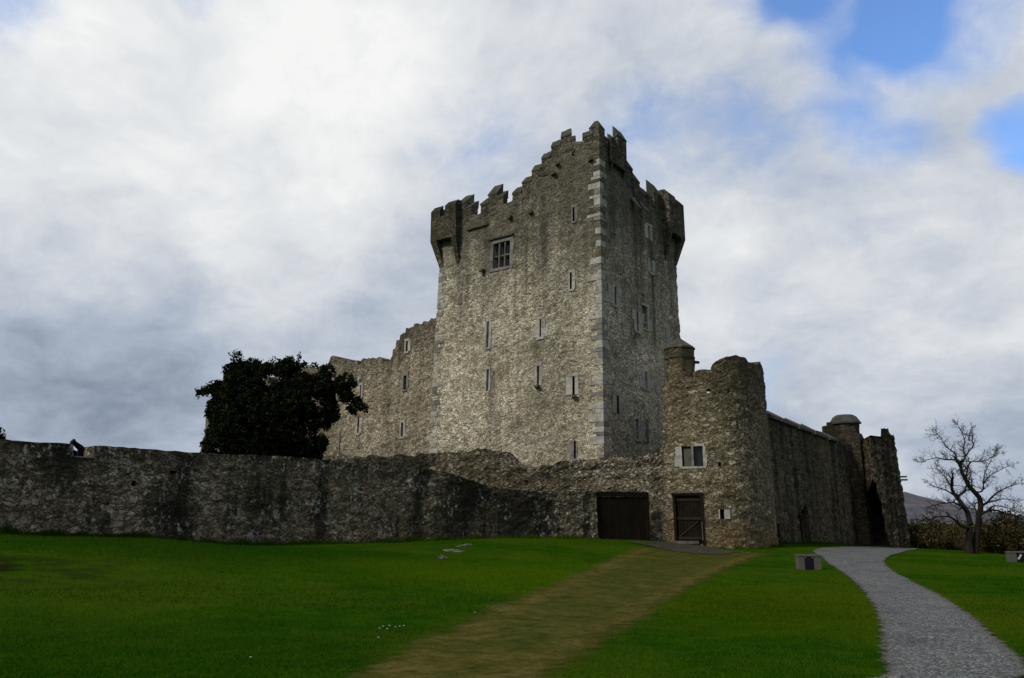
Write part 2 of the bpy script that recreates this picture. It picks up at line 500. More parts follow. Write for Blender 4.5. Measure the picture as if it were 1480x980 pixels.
class Path:
    """a wall line in plan, walked with its outside on the right; P(s, z, d) is d metres inside the face"""
    def __init__(self, pts, batter=0.0, z0=0.0, closed=False):
        self.p = [Vector((p[0], p[1])) for p in pts]
        self.closed, self.batter, self.z0 = closed, batter, z0
        n = len(self.p)
        segs = n if closed else n - 1
        self.s = [0.0]
        dirs = []
        for i in range(segs):
            d = self.p[(i + 1) % n] - self.p[i]
            self.s.append(self.s[-1] + d.length)
            dirs.append(d.normalized())
        self.L = self.s[-1]
        nor = [Vector((-d.y, d.x)) for d in dirs]
        self.m = []
        for i in range(segs + 1):
            if closed:
                a, b = nor[(i - 1) % segs], nor[i % segs]
            else:
                a, b = nor[max(i - 1, 0)], nor[min(i, segs - 1)]
            mm = (a + b)
            mm = mm / max(mm.dot(b), 0.3) if mm.length > 1e-6 else b
            self.m.append(mm)
        self.segs = segs

        self.nor = nor
        self.bat = batter if isinstance(batter, (list, tuple)) else [batter] * segs

    def node(self, i, d, z):
        n = self.segs
        if self.closed:
            ia, ib = (i - 1) % n, i % n
        else:
            ia, ib = max(i - 1, 0), min(i, n - 1)
        oa, ob = d + self.bat[ia] * (z - self.z0), d + self.bat[ib] * (z - self.z0)
        na, nb = self.nor[ia], self.nor[ib]
        det = na.x * nb.y - na.y * nb.x
        if abs(det) < 0.15:
            m = self.m[i] * ((oa + ob) / 2)
        else:
            m = Vector(((oa * nb.y - ob * na.y) / det, (ob * na.x - oa * nb.x) / det))
        return self.p[i % len(self.p)] + m

    def P(self, s, z, d=0.0):
        if s <= 0:
            i = 0
        elif s >= self.L:
            i = self.segs - 1
        else:
            i = 0
            while i < self.segs - 1 and self.s[i + 1] <= s:
                i += 1
        t = (s - self.s[i]) / (self.s[i + 1] - self.s[i])
        a, b = self.node(i, d, z), self.node(i + 1, d, z)
        q = a + (b - a) * t
        return Vector((q.x, q.y, z))

    def inv(self, px, py, d=0.0):
        r = ray(px, py)
        z = 5.0
        best = None
        for it in range(6):
            best, miss = None, None
            for i in range(self.segs):
                a, b = self.node(i, d, z), self.node(i + 1, d, z)
                e = b - a
                den = r.x * (-e.y) + r.y * e.x
                if abs(den) < 1e-9:
                    continue
                t = (a.x * (-e.y) + a.y * e.x) / den
                k = ((t * r.x - a.x) * e.x + (t * r.y - a.y) * e.y) / e.length_squared
                lo = -3.0 if (i == 0 and not self.closed) else -1e-4
                hi = 4.0 if (i == self.segs - 1 and not self.closed) else 1.0001
                if t > 0 and lo <= k <= hi and (best is None or t < best[0]):
                    best = (t, self.s[i] + k * (self.s[i + 1] - self.s[i]))
                ov = max(-k, k - 1) * e.length
                if t > 0 and (miss is None or ov < miss[0]):
                    miss = (ov, t, self.s[i] + min(max(k, 0), 1) * e.length)
            if best is None:
                if miss is None or miss[0] > 6.0:
                    raise ValueError('no hit %s %s' % (px, py))
                best = (miss[1], miss[2])
            z = CZ + best[0] * r.z
        return best[1], z


def lines(a, b, step, extra=(), tol=None):
    """grid lines with exact extra lines; regular ones too near an extra are dropped"""
    tol = tol or step * 0.35
    ex = sorted(set(round(e, 4) for e in extra if a - 1e-6 <= e <= b + 1e-6) | {round(a, 4), round(b, 4)})
    n = max(1, int((b - a) / step))
    reg = [a + (b - a) * i / n for i in range(n + 1)]
    out = list(ex)
    for x in reg:
        if all(abs(x - e) > tol for e in ex):
            out.append(x)
    return sorted(out)


def prof(pairs):
    xs = [p[0] for p in pairs]
    ys = [p[1] for p in pairs]
    return lambda s: float(np.interp(s, xs, ys))


def inpoly(x, y, poly):
    r = np.zeros(len(x), bool)
    j = len(poly) - 1
    for i in range(len(poly)):
        xi, yi = poly[i]
        xj, yj = poly[j]
        cnd = ((yi > y) != (yj > y)) & (x < (xj - xi) * (y - yi) / (yj - yi + 1e-12) + xi)
        r ^= cnd
        j = i
    return r


def shell(name, path, mat, parent, z0, zl, zmax, top, step=0.2, s0=None, s1=None, holes=(), thick=None, rough=0.05, rag=0.0,
          extra_s=(), nf=1.6):
    """a rough masonry face (and its back and top when thick) with real recessed openings; holes: (s0, s1, z0, z1, depth)"""
    s0 = 0.0 if s0 is None else s0
    s1 = path.L if s1 is None else s1
    ex = list(path.s) + list(extra_s)
    ez = [zl]
    for h in holes:
        if h[0] == 'poly':
            continue
        ex += [h[0], h[1]]
        ez += [h[2], h[3]]
    S = lines(s0, s1, step, ex)
    Z = lines(z0, zmax, step, ez)
    ni, nj = len(S), len(Z)
    V, Fc = [], []
    zz = np.zeros((ni, nj))
    for i, s in enumerate(S):
        tp = top(s)
        if rag:
            tp += rag * (mn.noise(Vector((s * 1.9, 7.7, 0))) + 0.6 * mn.noise(Vector((s * 5.3, 3.1, 0))))
        for j, z in enumerate(Z):
            zv = z if z <= zl else zl + (z - zl) / (zmax - zl) * (tp - zl)
            zz[i, j] = zv
            p = path.P(s, zv, 0)
            q = Vector((p.x * nf, p.y * nf, zv * nf * 1.5))
            dd = rough * (mn.noise(q) * 0.9 + mn.noise(q * 2.6) * 0.6 + mn.noise(q * 6.1) * 0.35)
            V.append(path.P(s, zv, dd))
    idx = lambda i, j: i * nj + j
    dep = np.zeros((ni - 1, nj - 1))
    for h in holes:
        if h[0] == 'poly':
            sm_ = np.array([[(S[i] + S[i + 1]) / 2] * (nj - 1) for i in range(ni - 1)]).ravel()
            zm_ = ((zz[:-1, :-1] + zz[1:, 1:]) / 2).ravel()
            m_ = inpoly(sm_, zm_, h[1]).reshape(ni - 1, nj - 1)
            dep[m_] = h[2]
            continue
        for i in range(ni - 1):
            sm = (S[i] + S[i + 1]) / 2
            if h[0] < sm < h[1]:
                for j in range(nj - 1):
                    zm = (zz[i, j] + zz[i, j + 1] + zz[i + 1, j] + zz[i + 1, j + 1]) / 4
                    if h[2] < zm < h[3]:
                        dep[i, j] = h[4]
    for i in range(ni - 1):
        for j in range(nj - 1):
            c = ((i, j), (i + 1, j), (i + 1, j + 1), (i, j + 1))
            if dep[i, j] == 0:
                Fc.append(tuple(idx(*q) for q in c))
                continue
            d = dep[i, j]
            b = len(V)
            through = thick and d >= thick
            for q in c:
                V.append(path.P(S[q[0]], zz[q], d))
            if not through:
                Fc.append((b, b + 1, b + 2, b + 3))
            for e, (di, dj) in enumerate(((0, -1), (1, 0), (0, 1), (-1, 0))):
                a2, b2 = i + di, j + dj
                nb = dep[a2, b2] if 0 <= a2 < ni - 1 and 0 <= b2 < nj - 1 else -1
                if nb != d:
                    q0, q1 = c[e], c[(e + 1) % 4]
                    Fc.append((idx(*q0), idx(*q1), b + (e + 1) % 4, b + e))
    if thick:
        base = len(V)
        for i, s in enumerate(S):
            for j in range(nj):
                V.append(path.P(s, zz[i, j], thick))
        bi = lambda i, j: base + i * nj + j
        for i in range(ni - 1):
            for j in range(nj - 1):
                if dep[i, j] >= thick:
                    continue
                Fc.append((bi(i, j + 1), bi(i + 1, j + 1), bi(i + 1, j), bi(i, j)))
            Fc.append((idx(i, nj - 1), idx(i + 1, nj - 1), bi(i + 1, nj - 1), bi(i, nj - 1)))
        if not (path.closed and s0 == 0.0 and s1 == path.L):
            for i in (0, ni - 1):
                for j in range(nj - 1):
                    Fc.append((idx(i, j), idx(i, j + 1), bi(i, j + 1), bi(i, j)))
    return mesh(name, V, Fc, mat, parent)


def pbox(mb, path, s0, s1, z0, z1, d0, d1, z1in=None, jit=0.0):
    """box in wall coordinates; z1in lifts the inner top edge (a weathered slope)"""
    zi = z1 if z1in is None else z1in
    j = lambda: random.uniform(-jit, jit) if jit else 0.0
    P = path.P
    mb.hexa([P(s0 + j(), z0 + j(), d0), P(s1 + j(), z0 + j(), d0), P(s1 + j(), z0, d1), P(s0 + j(), z0, d1),
             P(s0 + j(), z1 + j(), d0), P(s1 + j(), z1 + j(), d0), P(s1 + j(), zi, d1), P(s0 + j(), zi, d1)])


class Openings:
    """collects the openings of one wall first, then dresses them once the wall is built"""
    def __init__(self, path):
        self.path, self.h, self.todo = path, [], []

    def rect(self, px0, px1, py0, py1, depth=0.45, wmin=None):
        pm = (px0 + px1) / 2
        sa, _ = self.path.inv(px0, (py0 + py1) / 2)
        sb, _ = self.path.inv(px1, (py0 + py1) / 2)
        _, zb = self.path.inv(pm, py1)
        _, zt = self.path.inv(pm, py0)
        if wmin and sb - sa < wmin:
            c = (sa + sb) / 2
            sa, sb = c - wmin / 2, c + wmin / 2
        r = (sa, sb, zb, zt, depth)
        self.h.append(r)
        return r

    def slit(self, px, py0, py1, w=0.16, left=0.30, right=0.30, mat='ashlar', depth=0.5, lintel=True, sill=True, name='slit_window', label=None):
        s, zb = self.path.inv(px, py1)
        _, zt = self.path.inv(px, py0)
        r = (s - w / 2, s + w / 2, zb, zt, depth)
        self.h.append(r)
        self.todo.append((r, left, right, mat, lintel, sill, name, label))
        return r

    def dress(self, parent):
        for r, left, right, mat, lintel, sill, name, label in self.todo:
            s0, s1, z0, z1, dp = r
            mb = MB()
            d0, d1 = -0.035, 0.20
            n = max(1, int(round((z1 - z0) / 0.75)))
            for side, wd in ((-1, left), (1, right)):
                if wd <= 0:
                    continue
                for k in range(n):
                    za, zb = z0 + (z1 - z0) * k / n, z0 + (z1 - z0) * (k + 1) / n - 0.012
                    ww = wd * random.uniform(0.55, 1.35)
                    if side < 0:
                        pbox(mb, self.path, s0 - ww, s0, za, zb, d0, d1)
                    else:
                        pbox(mb, self.path, s1, s1 + ww, za, zb, d0, d1)
            if lintel and random.random() < .7:
                pbox(mb, self.path, s0 - left * 0.6, s1 + right * 0.7, z1 + 0.004, z1 + random.uniform(0.16, 0.24), d0 - 0.01, d1)
            if sill and random.random() < .65:
                pbox(mb, self.path, s0 - left * 0.5, s1 + right * 0.5, z0 - random.uniform(0.12, 0.18), z0 - 0.012, d0 - 0.04, d1)
            o = mb.build(name, M[mat], parent, label=label)
            g = MB()
            P = self.path.P
            g.hexa([P(s0 - .01, z0 - .01, dp - 0.06), P(s1 + .01, z0 - .01, dp - 0.06), P(s1 + .01, z0 - .01, dp - 0.03), P(s0 - .01, z0 - .01, dp - 0.03),
                    P(s0 - .01, z1 + .01, dp - 0.06), P(s1 + .01, z1 + .01, dp - 0.06), P(s1 + .01, z1 + .01, dp - 0.03), P(s0 - .01, z1 + .01, dp - 0.03)])
            g.build('pane_or_dark_back', M['void'], o)  # dark sheet painted in for the unlit depth of the opening


# ------------------------------------------------------------------ the ground
WALL_PX = [(-260, 21.5), (-120, 23.6), (0, 25.5), (105, 27.2), (200, 28.9), (290, 30.5), (400, 32.6), (470, 34.0), (560, 35.9), (640, 37.6), (690, 38.9),
           (740, 40.2), (800, 41.4), (863, 42.4)]
ANCH = [(0, 770, 25.5), (120, 774, 27.4), (200, 776, 28.8), (290, 783, 30.5), (400, 788, 32.6), (470, 786, 34), (560, 784, 36), (640, 780, 37.7),
        (740, 777, 40.2), (865, 779, 42.5), (935, 782, 43.2), (1000, 787, 43.5), (1050, 793, 42.6), (1115, 790, 45.5), (1200, 786, 56), (1310, 792, 64),
        (1168, 823, 29), (1405, 801, 54), (1472, 813, 38), (1290, 812, 33), (640, 806, 28.0), (-120, 768, 23.6)]
AP = [tuple(at(*a)) for a in ANCH]
AP += [(0, 0, 0), (-6, 3, 0.0), (6, 3, -0.02), (-14, 2, 0.1), (14, 2, -0.05), (0, 9, 0), (-5, 9.2, 0.02), (5, 9.2, 0), (11, 10, -0.03), (3, 17, 0.02), (8, 20, 0.0),
       (-20, 8, 0.35), (22, 14, -0.1), (-40, 10, 0.5), (-40, 40, 1.5), (-20, 40, 1.5), (0, 58, 1.2), (20, 80, -0.3), (50, 60, -0.9), (70, 90, -1.5), (60, 20, -0.3),
       (-60, 90, 0.8), (0, -30, 0), (-50, -30, 0), (50, -30, 0), (-12.5, 17.5, 0.78), (-9.5, 13.5, 0.30)]
AP = np.array(AP)
_r = np.sqrt(((AP[:, None, :2] - AP[None, :, :2]) ** 2).sum(-1) + 2.5 ** 2)
_n = len(AP)
_A = np.zeros((_n + 1, _n + 1))
_A[:_n, :_n] = _r
_A[:_n, _n] = _A[_n, :_n] = 1
_w = np.linalg.solve(_A, np.append(AP[:, 2], 0))


def hgt_arr(x, y):
    x = np.asarray(x, float)
    y = np.asarray(y, float)
    out = np.full(x.shape, _w[-1])
    for i in range(_n):
        out += _w[i] * np.sqrt((x - AP[i, 0]) ** 2 + (y - AP[i, 1]) ** 2 + 6.25)
    far = np.clip((np.sqrt((x - 5) ** 2 + (y - 35) ** 2) - 70) / 60, 0, 1)
    far = far * far * (3 - 2 * far)
    out = out * (1 - far) + far * -2.0
    out += 0.022 * np.sin(x * 1.3 + 1.1 * np.sin(y * 0.7)) * np.sin(y * 1.05 + 0.8 * np.sin(x * 0.9)) * (1 - far)
    return out


def hgt(x, y):
    return float(hgt_arr([x], [y])[0])


def gpt(px, py):
    """where a line of sight meets the ground"""
    d = ray(px, py)
    t = 4.0
    for _ in range(60):
        p = d * t + Vector((0, 0, CZ))
        t2 = (hgt(p.x, p.y) - CZ) / d.z
        t += 0.5 * (min(max(t2, 1), 200) - t)
    return d * t + Vector((0, 0, CZ))


def grid_lines(lo, hi, step, far_lo, far_hi):
    core = list(np.arange(lo, hi + 1e-6, step))
    a, st = lo, step
    left = []
    while a > far_lo:
        st *= 1.35
        a -= st
        left.append(max(a, far_lo))
    a, st = hi, step
    right = []
    while a < far_hi:
        st *= 1.35
        a += st
        right.append(min(a, far_hi))
    return np.array(left[::-1] + core + right)


gx = grid_lines(-34, 44, 0.4, -4000, 4000)
gy = grid_lines(-3, 66, 0.4, -1500, 5000)
GX, GY = np.meshgrid(gx, gy, indexing='ij')
GZ = hgt_arr(GX, GY)
gv = np.stack([GX, GY, GZ], -1).reshape(-1, 3)
ni, nj = len(gx), len(gy)
ii, jj = np.meshgrid(np.arange(ni - 1), np.arange(nj - 1), indexing='ij')
a = (ii * nj + jj).ravel()
gf = np.stack([a, a + nj, a + nj + 1, a + 1], 1)


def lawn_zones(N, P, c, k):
    """paints slope shading into the grass: darker in the hollow, yellower on the lit shoulder"""
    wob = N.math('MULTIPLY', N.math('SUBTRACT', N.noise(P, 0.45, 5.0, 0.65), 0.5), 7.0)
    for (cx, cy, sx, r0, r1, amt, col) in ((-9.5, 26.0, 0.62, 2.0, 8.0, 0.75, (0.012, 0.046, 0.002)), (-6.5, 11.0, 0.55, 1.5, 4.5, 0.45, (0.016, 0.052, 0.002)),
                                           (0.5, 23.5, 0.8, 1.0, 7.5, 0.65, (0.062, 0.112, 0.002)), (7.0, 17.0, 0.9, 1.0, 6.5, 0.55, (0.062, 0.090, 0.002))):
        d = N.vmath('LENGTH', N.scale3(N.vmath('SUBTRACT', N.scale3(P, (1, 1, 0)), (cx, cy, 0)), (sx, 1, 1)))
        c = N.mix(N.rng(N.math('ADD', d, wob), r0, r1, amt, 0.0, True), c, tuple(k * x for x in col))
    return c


def lawn_material():
    m, N, b = new_mat('lawn')
    P = N.new('ShaderNodeNewGeometry').outputs['Position']
    fine = N.noise(P, 38.0, 4.0, 0.7)
    mid = N.noise(P, 1.4, 5.0, 0.6)
    big = N.noise(P, 0.16, 4.0, 0.55)
    c = N.ramp(mid, [(0.3, (0.012, 0.050, 0.002)), (0.5, (0.022, 0.074, 0.002)), (0.7, (0.040, 0.098, 0.003))])
    c = N.mix(N.rng(big, 0.42, 0.60, 0, 0.6, True), c, (0.060, 0.100, 0.006))
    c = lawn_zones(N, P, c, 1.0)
    # worn brownish scruff on the bank at the left and in small patches
    scr = N.noise(N.scale3(P, (0.5, 1.1, 1)), 1.0, 6.0, 0.7)
    c = N.mix(N.rng(scr, 0.58, 0.72, 0, 0.6, True), c, (0.055, 0.045, 0.012))
    d = N.vmath('LENGTH', N.vmath('SUBTRACT', N.scale3(P, (0.55, 1, 0)), (-12.6 * 0.55, 17.8, 0)))
    bank = N.math('MULTIPLY', N.rng(d, 0.7, 3.4, 1, 0, True), N.rng(N.noise(P, 1.1, 5.0, 0.7), 0.36, 0.58, 0, 0.9, True))
    c = N.mix(bank, c, (0.020, 0.016, 0.008))
    c = N.mix(1.0, c, N.ramp(fine, [(0.25, (0.5,) * 3), (0.5, (1,) * 3), (0.75, (1.55,) * 3)]), 'MULTIPLY')
    N.put(b.inputs['Base Color'], c)
    b.inputs['Roughness'].default_value = 0.95
    b.inputs['Specular IOR Level'].default_value = 0.0
    bp = N.new('ShaderNodeBump')
    bp.inputs['Strength'].default_value = 0.7
    bp.inputs['Distance'].default_value = 0.05
    N.put(bp.inputs['Height'], N.math('ADD', fine, N.math('MULTIPLY', N.noise(P, 7.0, 4.0, 0.7), 1.4)))
    N.l.new(bp.outputs[0], b.inputs['Normal'])
    return m


M['lawn'] = lawn_material()
lawn = mesh('lawn', gv.tolist(), gf.tolist(), M['lawn'], smooth=True)
tag(lawn, 'dark green lawn rising gently towards the castle walls', 'lawn', kind='structure')


def sheet(name, rows, mat, lift, nu=14, sub=8, grow=0.0):
    """a ground sheet between left and right edge points; stores the distance from its edge"""
    L = [gpt(*r[0]) if len(r[0]) == 2 else Vector(r[0]) for r in rows]
    Q = [gpt(*r[1]) if len(r[1]) == 2 else Vector(r[1]) for r in rows]

    L, Q = [l + (l - q) * grow for l, q in zip(L, Q)], [q + (q - l) * grow for l, q in zip(L, Q)]

    def cat(P, i, t):
        p0, p1, p2, p3 = P[max(i - 1, 0)], P[i], P[i + 1], P[min(i + 2, len(P) - 1)]
        return 0.5 * ((2 * p1) + (p2 - p0) * t + (2 * p0 - 5 * p1 + 4 * p2 - p3) * t * t + (3 * p1 - p0 - 3 * p2 + p3) * t ** 3)
    V, E, Fc = [], [], []
    st = []
    for i in range(len(L) - 1):
        for k in range(sub):
            st.append((i, k / sub))
    st.append((len(L) - 2, 1.0))
    for (i, t) in st:
        l, r = cat(L, i, t), cat(Q, i, t)
        wdt = (r - l).length
        for k in range(nu + 1):
            f = k / nu
            p = l.lerp(r, f)
            V.append((p.x, p.y))
            E.append(min(f, 1 - f) * wdt)
    n0 = len(E) // (nu + 1)
    for k in range(nu + 1):
        for e in range(3):
            E[e * (nu + 1) + k] = min(E[e * (nu + 1) + k], e * 0.25)
            E[(n0 - 1 - e) * (nu + 1) + k] = min(E[(n0 - 1 - e) * (nu + 1) + k], e * 0.25)
    va = np.array(V)
    za = hgt_arr(va[:, 0], va[:, 1]) + lift
    n = nu + 1
    for i in range(len(st) - 1):
        for k in range(nu):
            Fc.append((i * n + k, i * n + k + 1, (i + 1) * n + k + 1, (i + 1) * n + k))
    o = mesh(name, [(x, y, z) for (x, y), z in zip(V, za)], Fc, mat, smooth=True)
    at_ = o.data.attributes.new('edge', 'FLOAT', 'POINT')
    at_.data.foreach_set('value', E)
    poly = [tuple(V[i * n + 0]) for i in range(len(st))] + [tuple(V[i * n + nu]) for i in range(len(st) - 1, -1, -1)]
    inner = [tuple(np.array(V[i * n]) * .86 + np.array(V[i * n + nu]) * .14) for i in range(len(st))] + [tuple(np.array(V[i * n]) * .14 + np.array(V[i * n + nu]) * .86) for i in range(len(st) - 1, -1, -1)]
    return o, (poly, inner)


def edge_mat(name, build, soft, amp, nscale=2.2, veil=1.0):
    """ground material that frays out into the lawn along its edge"""
    m, N, b = new_mat(name)
    P = N.new('ShaderNodeNewGeometry').outputs['Position']
    at_ = N.new('ShaderNodeAttribute', attribute_name='edge')
    e = N.math('ADD', at_.outputs['Fac'], N.math('MULTIPLY', N.math('SUBTRACT', N.noise(P, nscale, 6.0, 0.75), 0.5), amp))
    al = N.math('MULTIPLY', N.rng(e, soft[0], soft[1], 0, 1, True), N.rng(N.noise(P, 3.5, 6.0, 0.75), 0.36, 0.56, veil, 1.0))
    build(N, b, P, e)
    tr = N.new('ShaderNodeBsdfTransparent')
    ms = N.new('ShaderNodeMixShader')
    N.put(ms.inputs[0], al)
    N.l.new(tr.outputs[0], ms.inputs[1])
    N.l.new(b.outputs[0], ms.inputs[2])
    N.l.new(ms.outputs[0], N.n['Material Output'].inputs[0])
    return m


def track_nodes(N, b, P, e):
    fine = N.noise(P, 30.0, 5.0, 0.75)
    mid = N.noise(P, 1.0, 5.0, 0.65)
    ln = N.noise(P, 0.8, 4.0, 0.6)
    c = N.ramp(mid, [(0.3, (0.070, 0.068, 0.006)), (0.5, (0.115, 0.095, 0.016)), (0.7, (0.165, 0.135, 0.045))])
    # a greener crown between the two wheel lines
    c = N.mix(N.math('MULTIPLY', N.rng(e, 0.8, 1.5, 0, 1, True), N.rng(ln, 0.35, 0.55, 0.25, 0.85)), c, (0.052, 0.066, 0.003))
    dk = N.noise(N.scale3(P, (1.0, 2.2, 1.0)), 2.6, 6.0, 0.7)
    c = N.mix(N.rng(dk, 0.55, 0.70, 0, 0.65, True), c, (0.030, 0.030, 0.004))
    c = N.mix(1.0, c, N.ramp(fine, [(0.25, (0.55,) * 3), (0.5, (1,) * 3), (0.75, (1.5,) * 3)]), 'MULTIPLY')
    N.put(b.inputs['Base Color'], c)
    bp = N.new('ShaderNodeBump')
    bp.inputs['Strength'].default_value = 0.6
    bp.inputs['Distance'].default_value = 0.03
    N.put(bp.inputs['Height'], fine)
    N.l.new(bp.outputs[0], b.inputs['Normal'])


def gravel_nodes(N, b, P, e):
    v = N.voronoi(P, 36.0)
    s = N.new('ShaderNodeSeparateColor')
    N.put(s.inputs[0], v.outputs['Color'])
    c = N.ramp(s.outputs[0], [(0.0, (0.06, 0.066, 0.07)), (0.45, (0.125, 0.134, 0.141)), (0.8, (0.195, 0.205, 0.212)), (1.0, (0.36, 0.365, 0.37))])
    big = N.noise(P, 0.7, 5.0, 0.65)
    c = N.mix(1.0, c, N.ramp(big, [(0.3, (0.72, 0.74, 0.74)), (0.5, (1.0, 1.0, 0.99)), (0.68, (1.22, 1.2, 1.17))]), 'MULTIPLY')
    c = N.mix(1.0, c, N.ramp(N.noise(P, 9.0, 4.0, 0.7), [(0.3, (0.7,) * 3), (0.7, (1.25,) * 3)]), 'MULTIPLY')
    c = N.mix(N.rng(N.noise(P, 1.9, 6.0, 0.7), 0.56, 0.70, 0.0, 0.5, True), c, (0.105, 0.10, 0.06))
    c = N.mix(N.rng(e, 0.1, 0.4, 0.6, 0.0, True), c, (0.11, 0.10, 0.065))
    N.put(b.inputs['Base Color'], c)
    bp = N.new('ShaderNodeBump')
    bp.inputs['Strength'].default_value = 0.9
    bp.inputs['Distance'].default_value = 0.02
    N.put(bp.inputs['Height'], N.math('SUBTRACT', 1.0, v.outputs['Distance']))
    N.l.new(bp.outputs[0], b.inputs['Normal'])


M['track'] = edge_mat('worn_turf', track_nodes, (0.15, 1.05), 1.5, 1.8, 0.45)
M['gravel'] = edge_mat('grey_gravel', gravel_nodes, (0.10, 0.22), 0.55, 4.0)
M['apron'] = edge_mat('trodden_gravel', lambda N, b, P, e: N.put(b.inputs['Base Color'], N.ramp(N.noise(P, 12.0, 6.0, 0.75), [(.3, (.035, .034, .018)), (.5, (.065, .06, .045)), (.7, (.13, .125, .11))])), (0.1, 0.55), 1.3, 2.5, 0.35)
near = lambda x, y: (x, y, 0)
track, track_p = sheet('worn_track', [(near(-4.6, 3.0), near(-0.2, 3.0)), ((405, 1040), (760, 1040)), ((500, 980), (815, 975)), ((610, 924), (885, 925)), ((715, 880), (950, 878)),
                                ((800, 848), (1000, 846)), ((868, 818), (1048, 820)), ((912, 801), (1085, 806)), ((938, 791), (1110, 799))], M['track'], 0.022, grow=0.15)
tag(track, 'brown worn turf track leading up to the castle gate', 'track', kind='structure')
gpath, gpath_p = sheet('gravel_path', [(near(4.0, 2.0), near(7.0, 2.0)), ((1258, 1010), (1560, 1015)), ((1262, 975), (1508, 972)), ((1260, 930), (1462, 930)), ((1255, 885), (1404, 883)), ((1234, 848), (1338, 848)),
                                 ((1206, 825), (1298, 826)), ((1188, 812), (1284, 812)), ((1182, 803), (1290, 804)), ((1172, 797), (1308, 798)), ((1190, 791.5), (1330, 793))],
                 M['gravel'], 0.03, nu=16, sub=10)
tag(gpath, 'grey gravel path curving past the lawn to the castle corner', 'path', kind='structure')
apron, apron_p = sheet('gravel_apron', [((900, 783), (935, 783.5)), ((925, 788), (978, 786)), ((965, 797), (1010, 789)), ((1010, 802), (1050, 796)), ((1045, 803), (1085, 799))], M['apron'], 0.045, nu=8)
tag(apron, 'small patch of grey gravel in front of the two castle gates', 'path', kind='structure')

# mountain far behind the lake
mr = [(700, 735), (1000, 712), (1180, 700), (1260, 702), (1308, 712), (1335, 720), (1370, 733), (1410, 745), (1450, 757), (1500, 765), (1570, 762), (1680, 748), (1800, 758)]
mv, mf = [], []
nk = 14
mx_ = np.interp(np.arange(0, 121) / 120, np.linspace(0, 1, len(mr)), [p[0] for p in mr])
my_ = np.interp(np.arange(0, 121) / 120, np.linspace(0, 1, len(mr)), [p[1] for p in mr])
for i in range(121):
    t = at(mx_[i], my_[i], 2600)
    zt = t.z + 7 * mn.noise(Vector((i * 0.17, 0.3, 0))) + 3 * mn.noise(Vector((i * 0.6, 0.3, 0)))
    for k in range(nk):
        f = k / (nk - 1)
        y = 2600 - 900 * f
        z = (zt + 3) * (1 - f) ** 1.15 - 3 + 9 * mn.noise(Vector((i * 0.22, f * 3, 5))) * (1 - f) * f * 3
        mv.append((t.x * (1 - 0.12 * f), y, z))
for i in range(120):
    for k in range(nk - 1):
        p = i * nk + k
        mf.append((p, p + nk, p + nk + 1, p + 1))
mm_, N_, b_ = new_mat('heather_mountain')
P_ = N_.new('ShaderNodeNewGeometry').outputs['Position']
c_ = N_.ramp(N_.noise(N_.scale3(P_, (1, 1, 3)), 0.008, 6.0, 0.65), [(0.35, (0.075, 0.080, 0.105)), (0.5, (0.105, 0.102, 0.122)), (0.65, (0.17, 0.148, 0.155))])
N_.put(b_.inputs['Base Color'], c_)
hill = mesh('mountain', mv, mf, mm_, smooth=True)
tag(hill, 'brown heather mountain far behind the bare tree', 'mountain', kind='structure')

# ------------------------------------------------------------------ the keep
A = (-5.68, 53.75)
C_ = (5.38, 46.0)
B_ = (12.15, 54.8)
D_ = (A[0] + B_[0] - C_[0], A[1] + B_[1] - C_[1])
KP = Path([A, C_, B_, D_], batter=[0.025, 0.002, 0.0, 0.022], z0=6.0, closed=True)
sC, sB = KP.s[1], KP.s[2]
keep = thing('castle_keep', 'tall square stone keep with stepped battlements and pale corner stones', 'castle keep', (3.3, 54.0, 0.5))
gap_px = [(661, 309), (690, 310), (739, 291), (741, 289), (742, 283), (755, 280), (756, 266), (769, 263), (770, 248), (783, 246), (784, 231), (797, 228), (798, 215), (812, 212), (813, 206),
          (845, 204), (866, 203)]
gl = [KP.inv(*p) for p in gap_px]
gr = [KP.inv(*p) for p in [(876, 207), (883, 212), (904, 228), (906, 250), (914, 256), (915, 270), (924, 276), (925, 288), (933, 294), (955, 306), (975, 321)]]
zA = gl[0][1]
zB = gr[-1][1]
topf = prof([(0, zA)] + gl + [(sC, gl[-1][1])] + gr + [(sB, zB), (KP.s[3], zB), (KP.L, zA)])
op = Openings(KP)
mull = op.rect(713, 737, 350, 386, 0.40)
op.slit(825, 394, 418, 0.15, 0.16, 0.34)
op.slit(829, 300, 320, 0.15, 0.15, 0.25, 'ashlar_dark')
op.slit(704.5, 465, 502, 0.20, 0.12, 0.30)
op.slit(781, 461, 487, 0.13, 0.42, 0.42)
op.slit(704.5, 534, 565, 0.20, 0.14, 0.14)
op.slit(777.5, 529, 557, 0.17, 0.16, 0.26)
op.slit(829, 544, 570, 0.17, 0.42, 0.36)
op.slit(831, 637, 663, 0.15, 0.26, 0.10, 'ashlar_dark')
op.slit(829, 217, 224, 0.24, 0.0, 0.0, lintel=False, sill=False)
# shaded face
op.slit(938, 327, 346, 0.31, 0.42, 0.50)
op.slit(941.5, 375, 394, 0.41, 0.28, 0.31)
op.slit(889.5, 414, 441, 0.22, 0.77, 0.59)
op.slit(930, 425, 437, 0.24, 0.00, 0.00, lintel=False, sill=False)
op.slit(921.5, 450, 479, 0.26, 0.56, 0.62)
op.slit(932.5, 443, 475, 0.74, 0.00, 0.48)
op.slit(934, 537, 562, 0.29, 0.70, 0.77)
op.slit(893, 572, 598, 0.29, 0.48, 0.28)
op.slit(921, 606, 635, 0.34, 0.28, 0.70)
op.slit(962, 475, 500, 0.24, 0.14, 0.56)
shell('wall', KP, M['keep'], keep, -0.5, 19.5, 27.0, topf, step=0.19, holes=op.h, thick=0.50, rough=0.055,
      extra_s=[x for g in gl + gr for x in (g[0],)])
op.dress(keep)
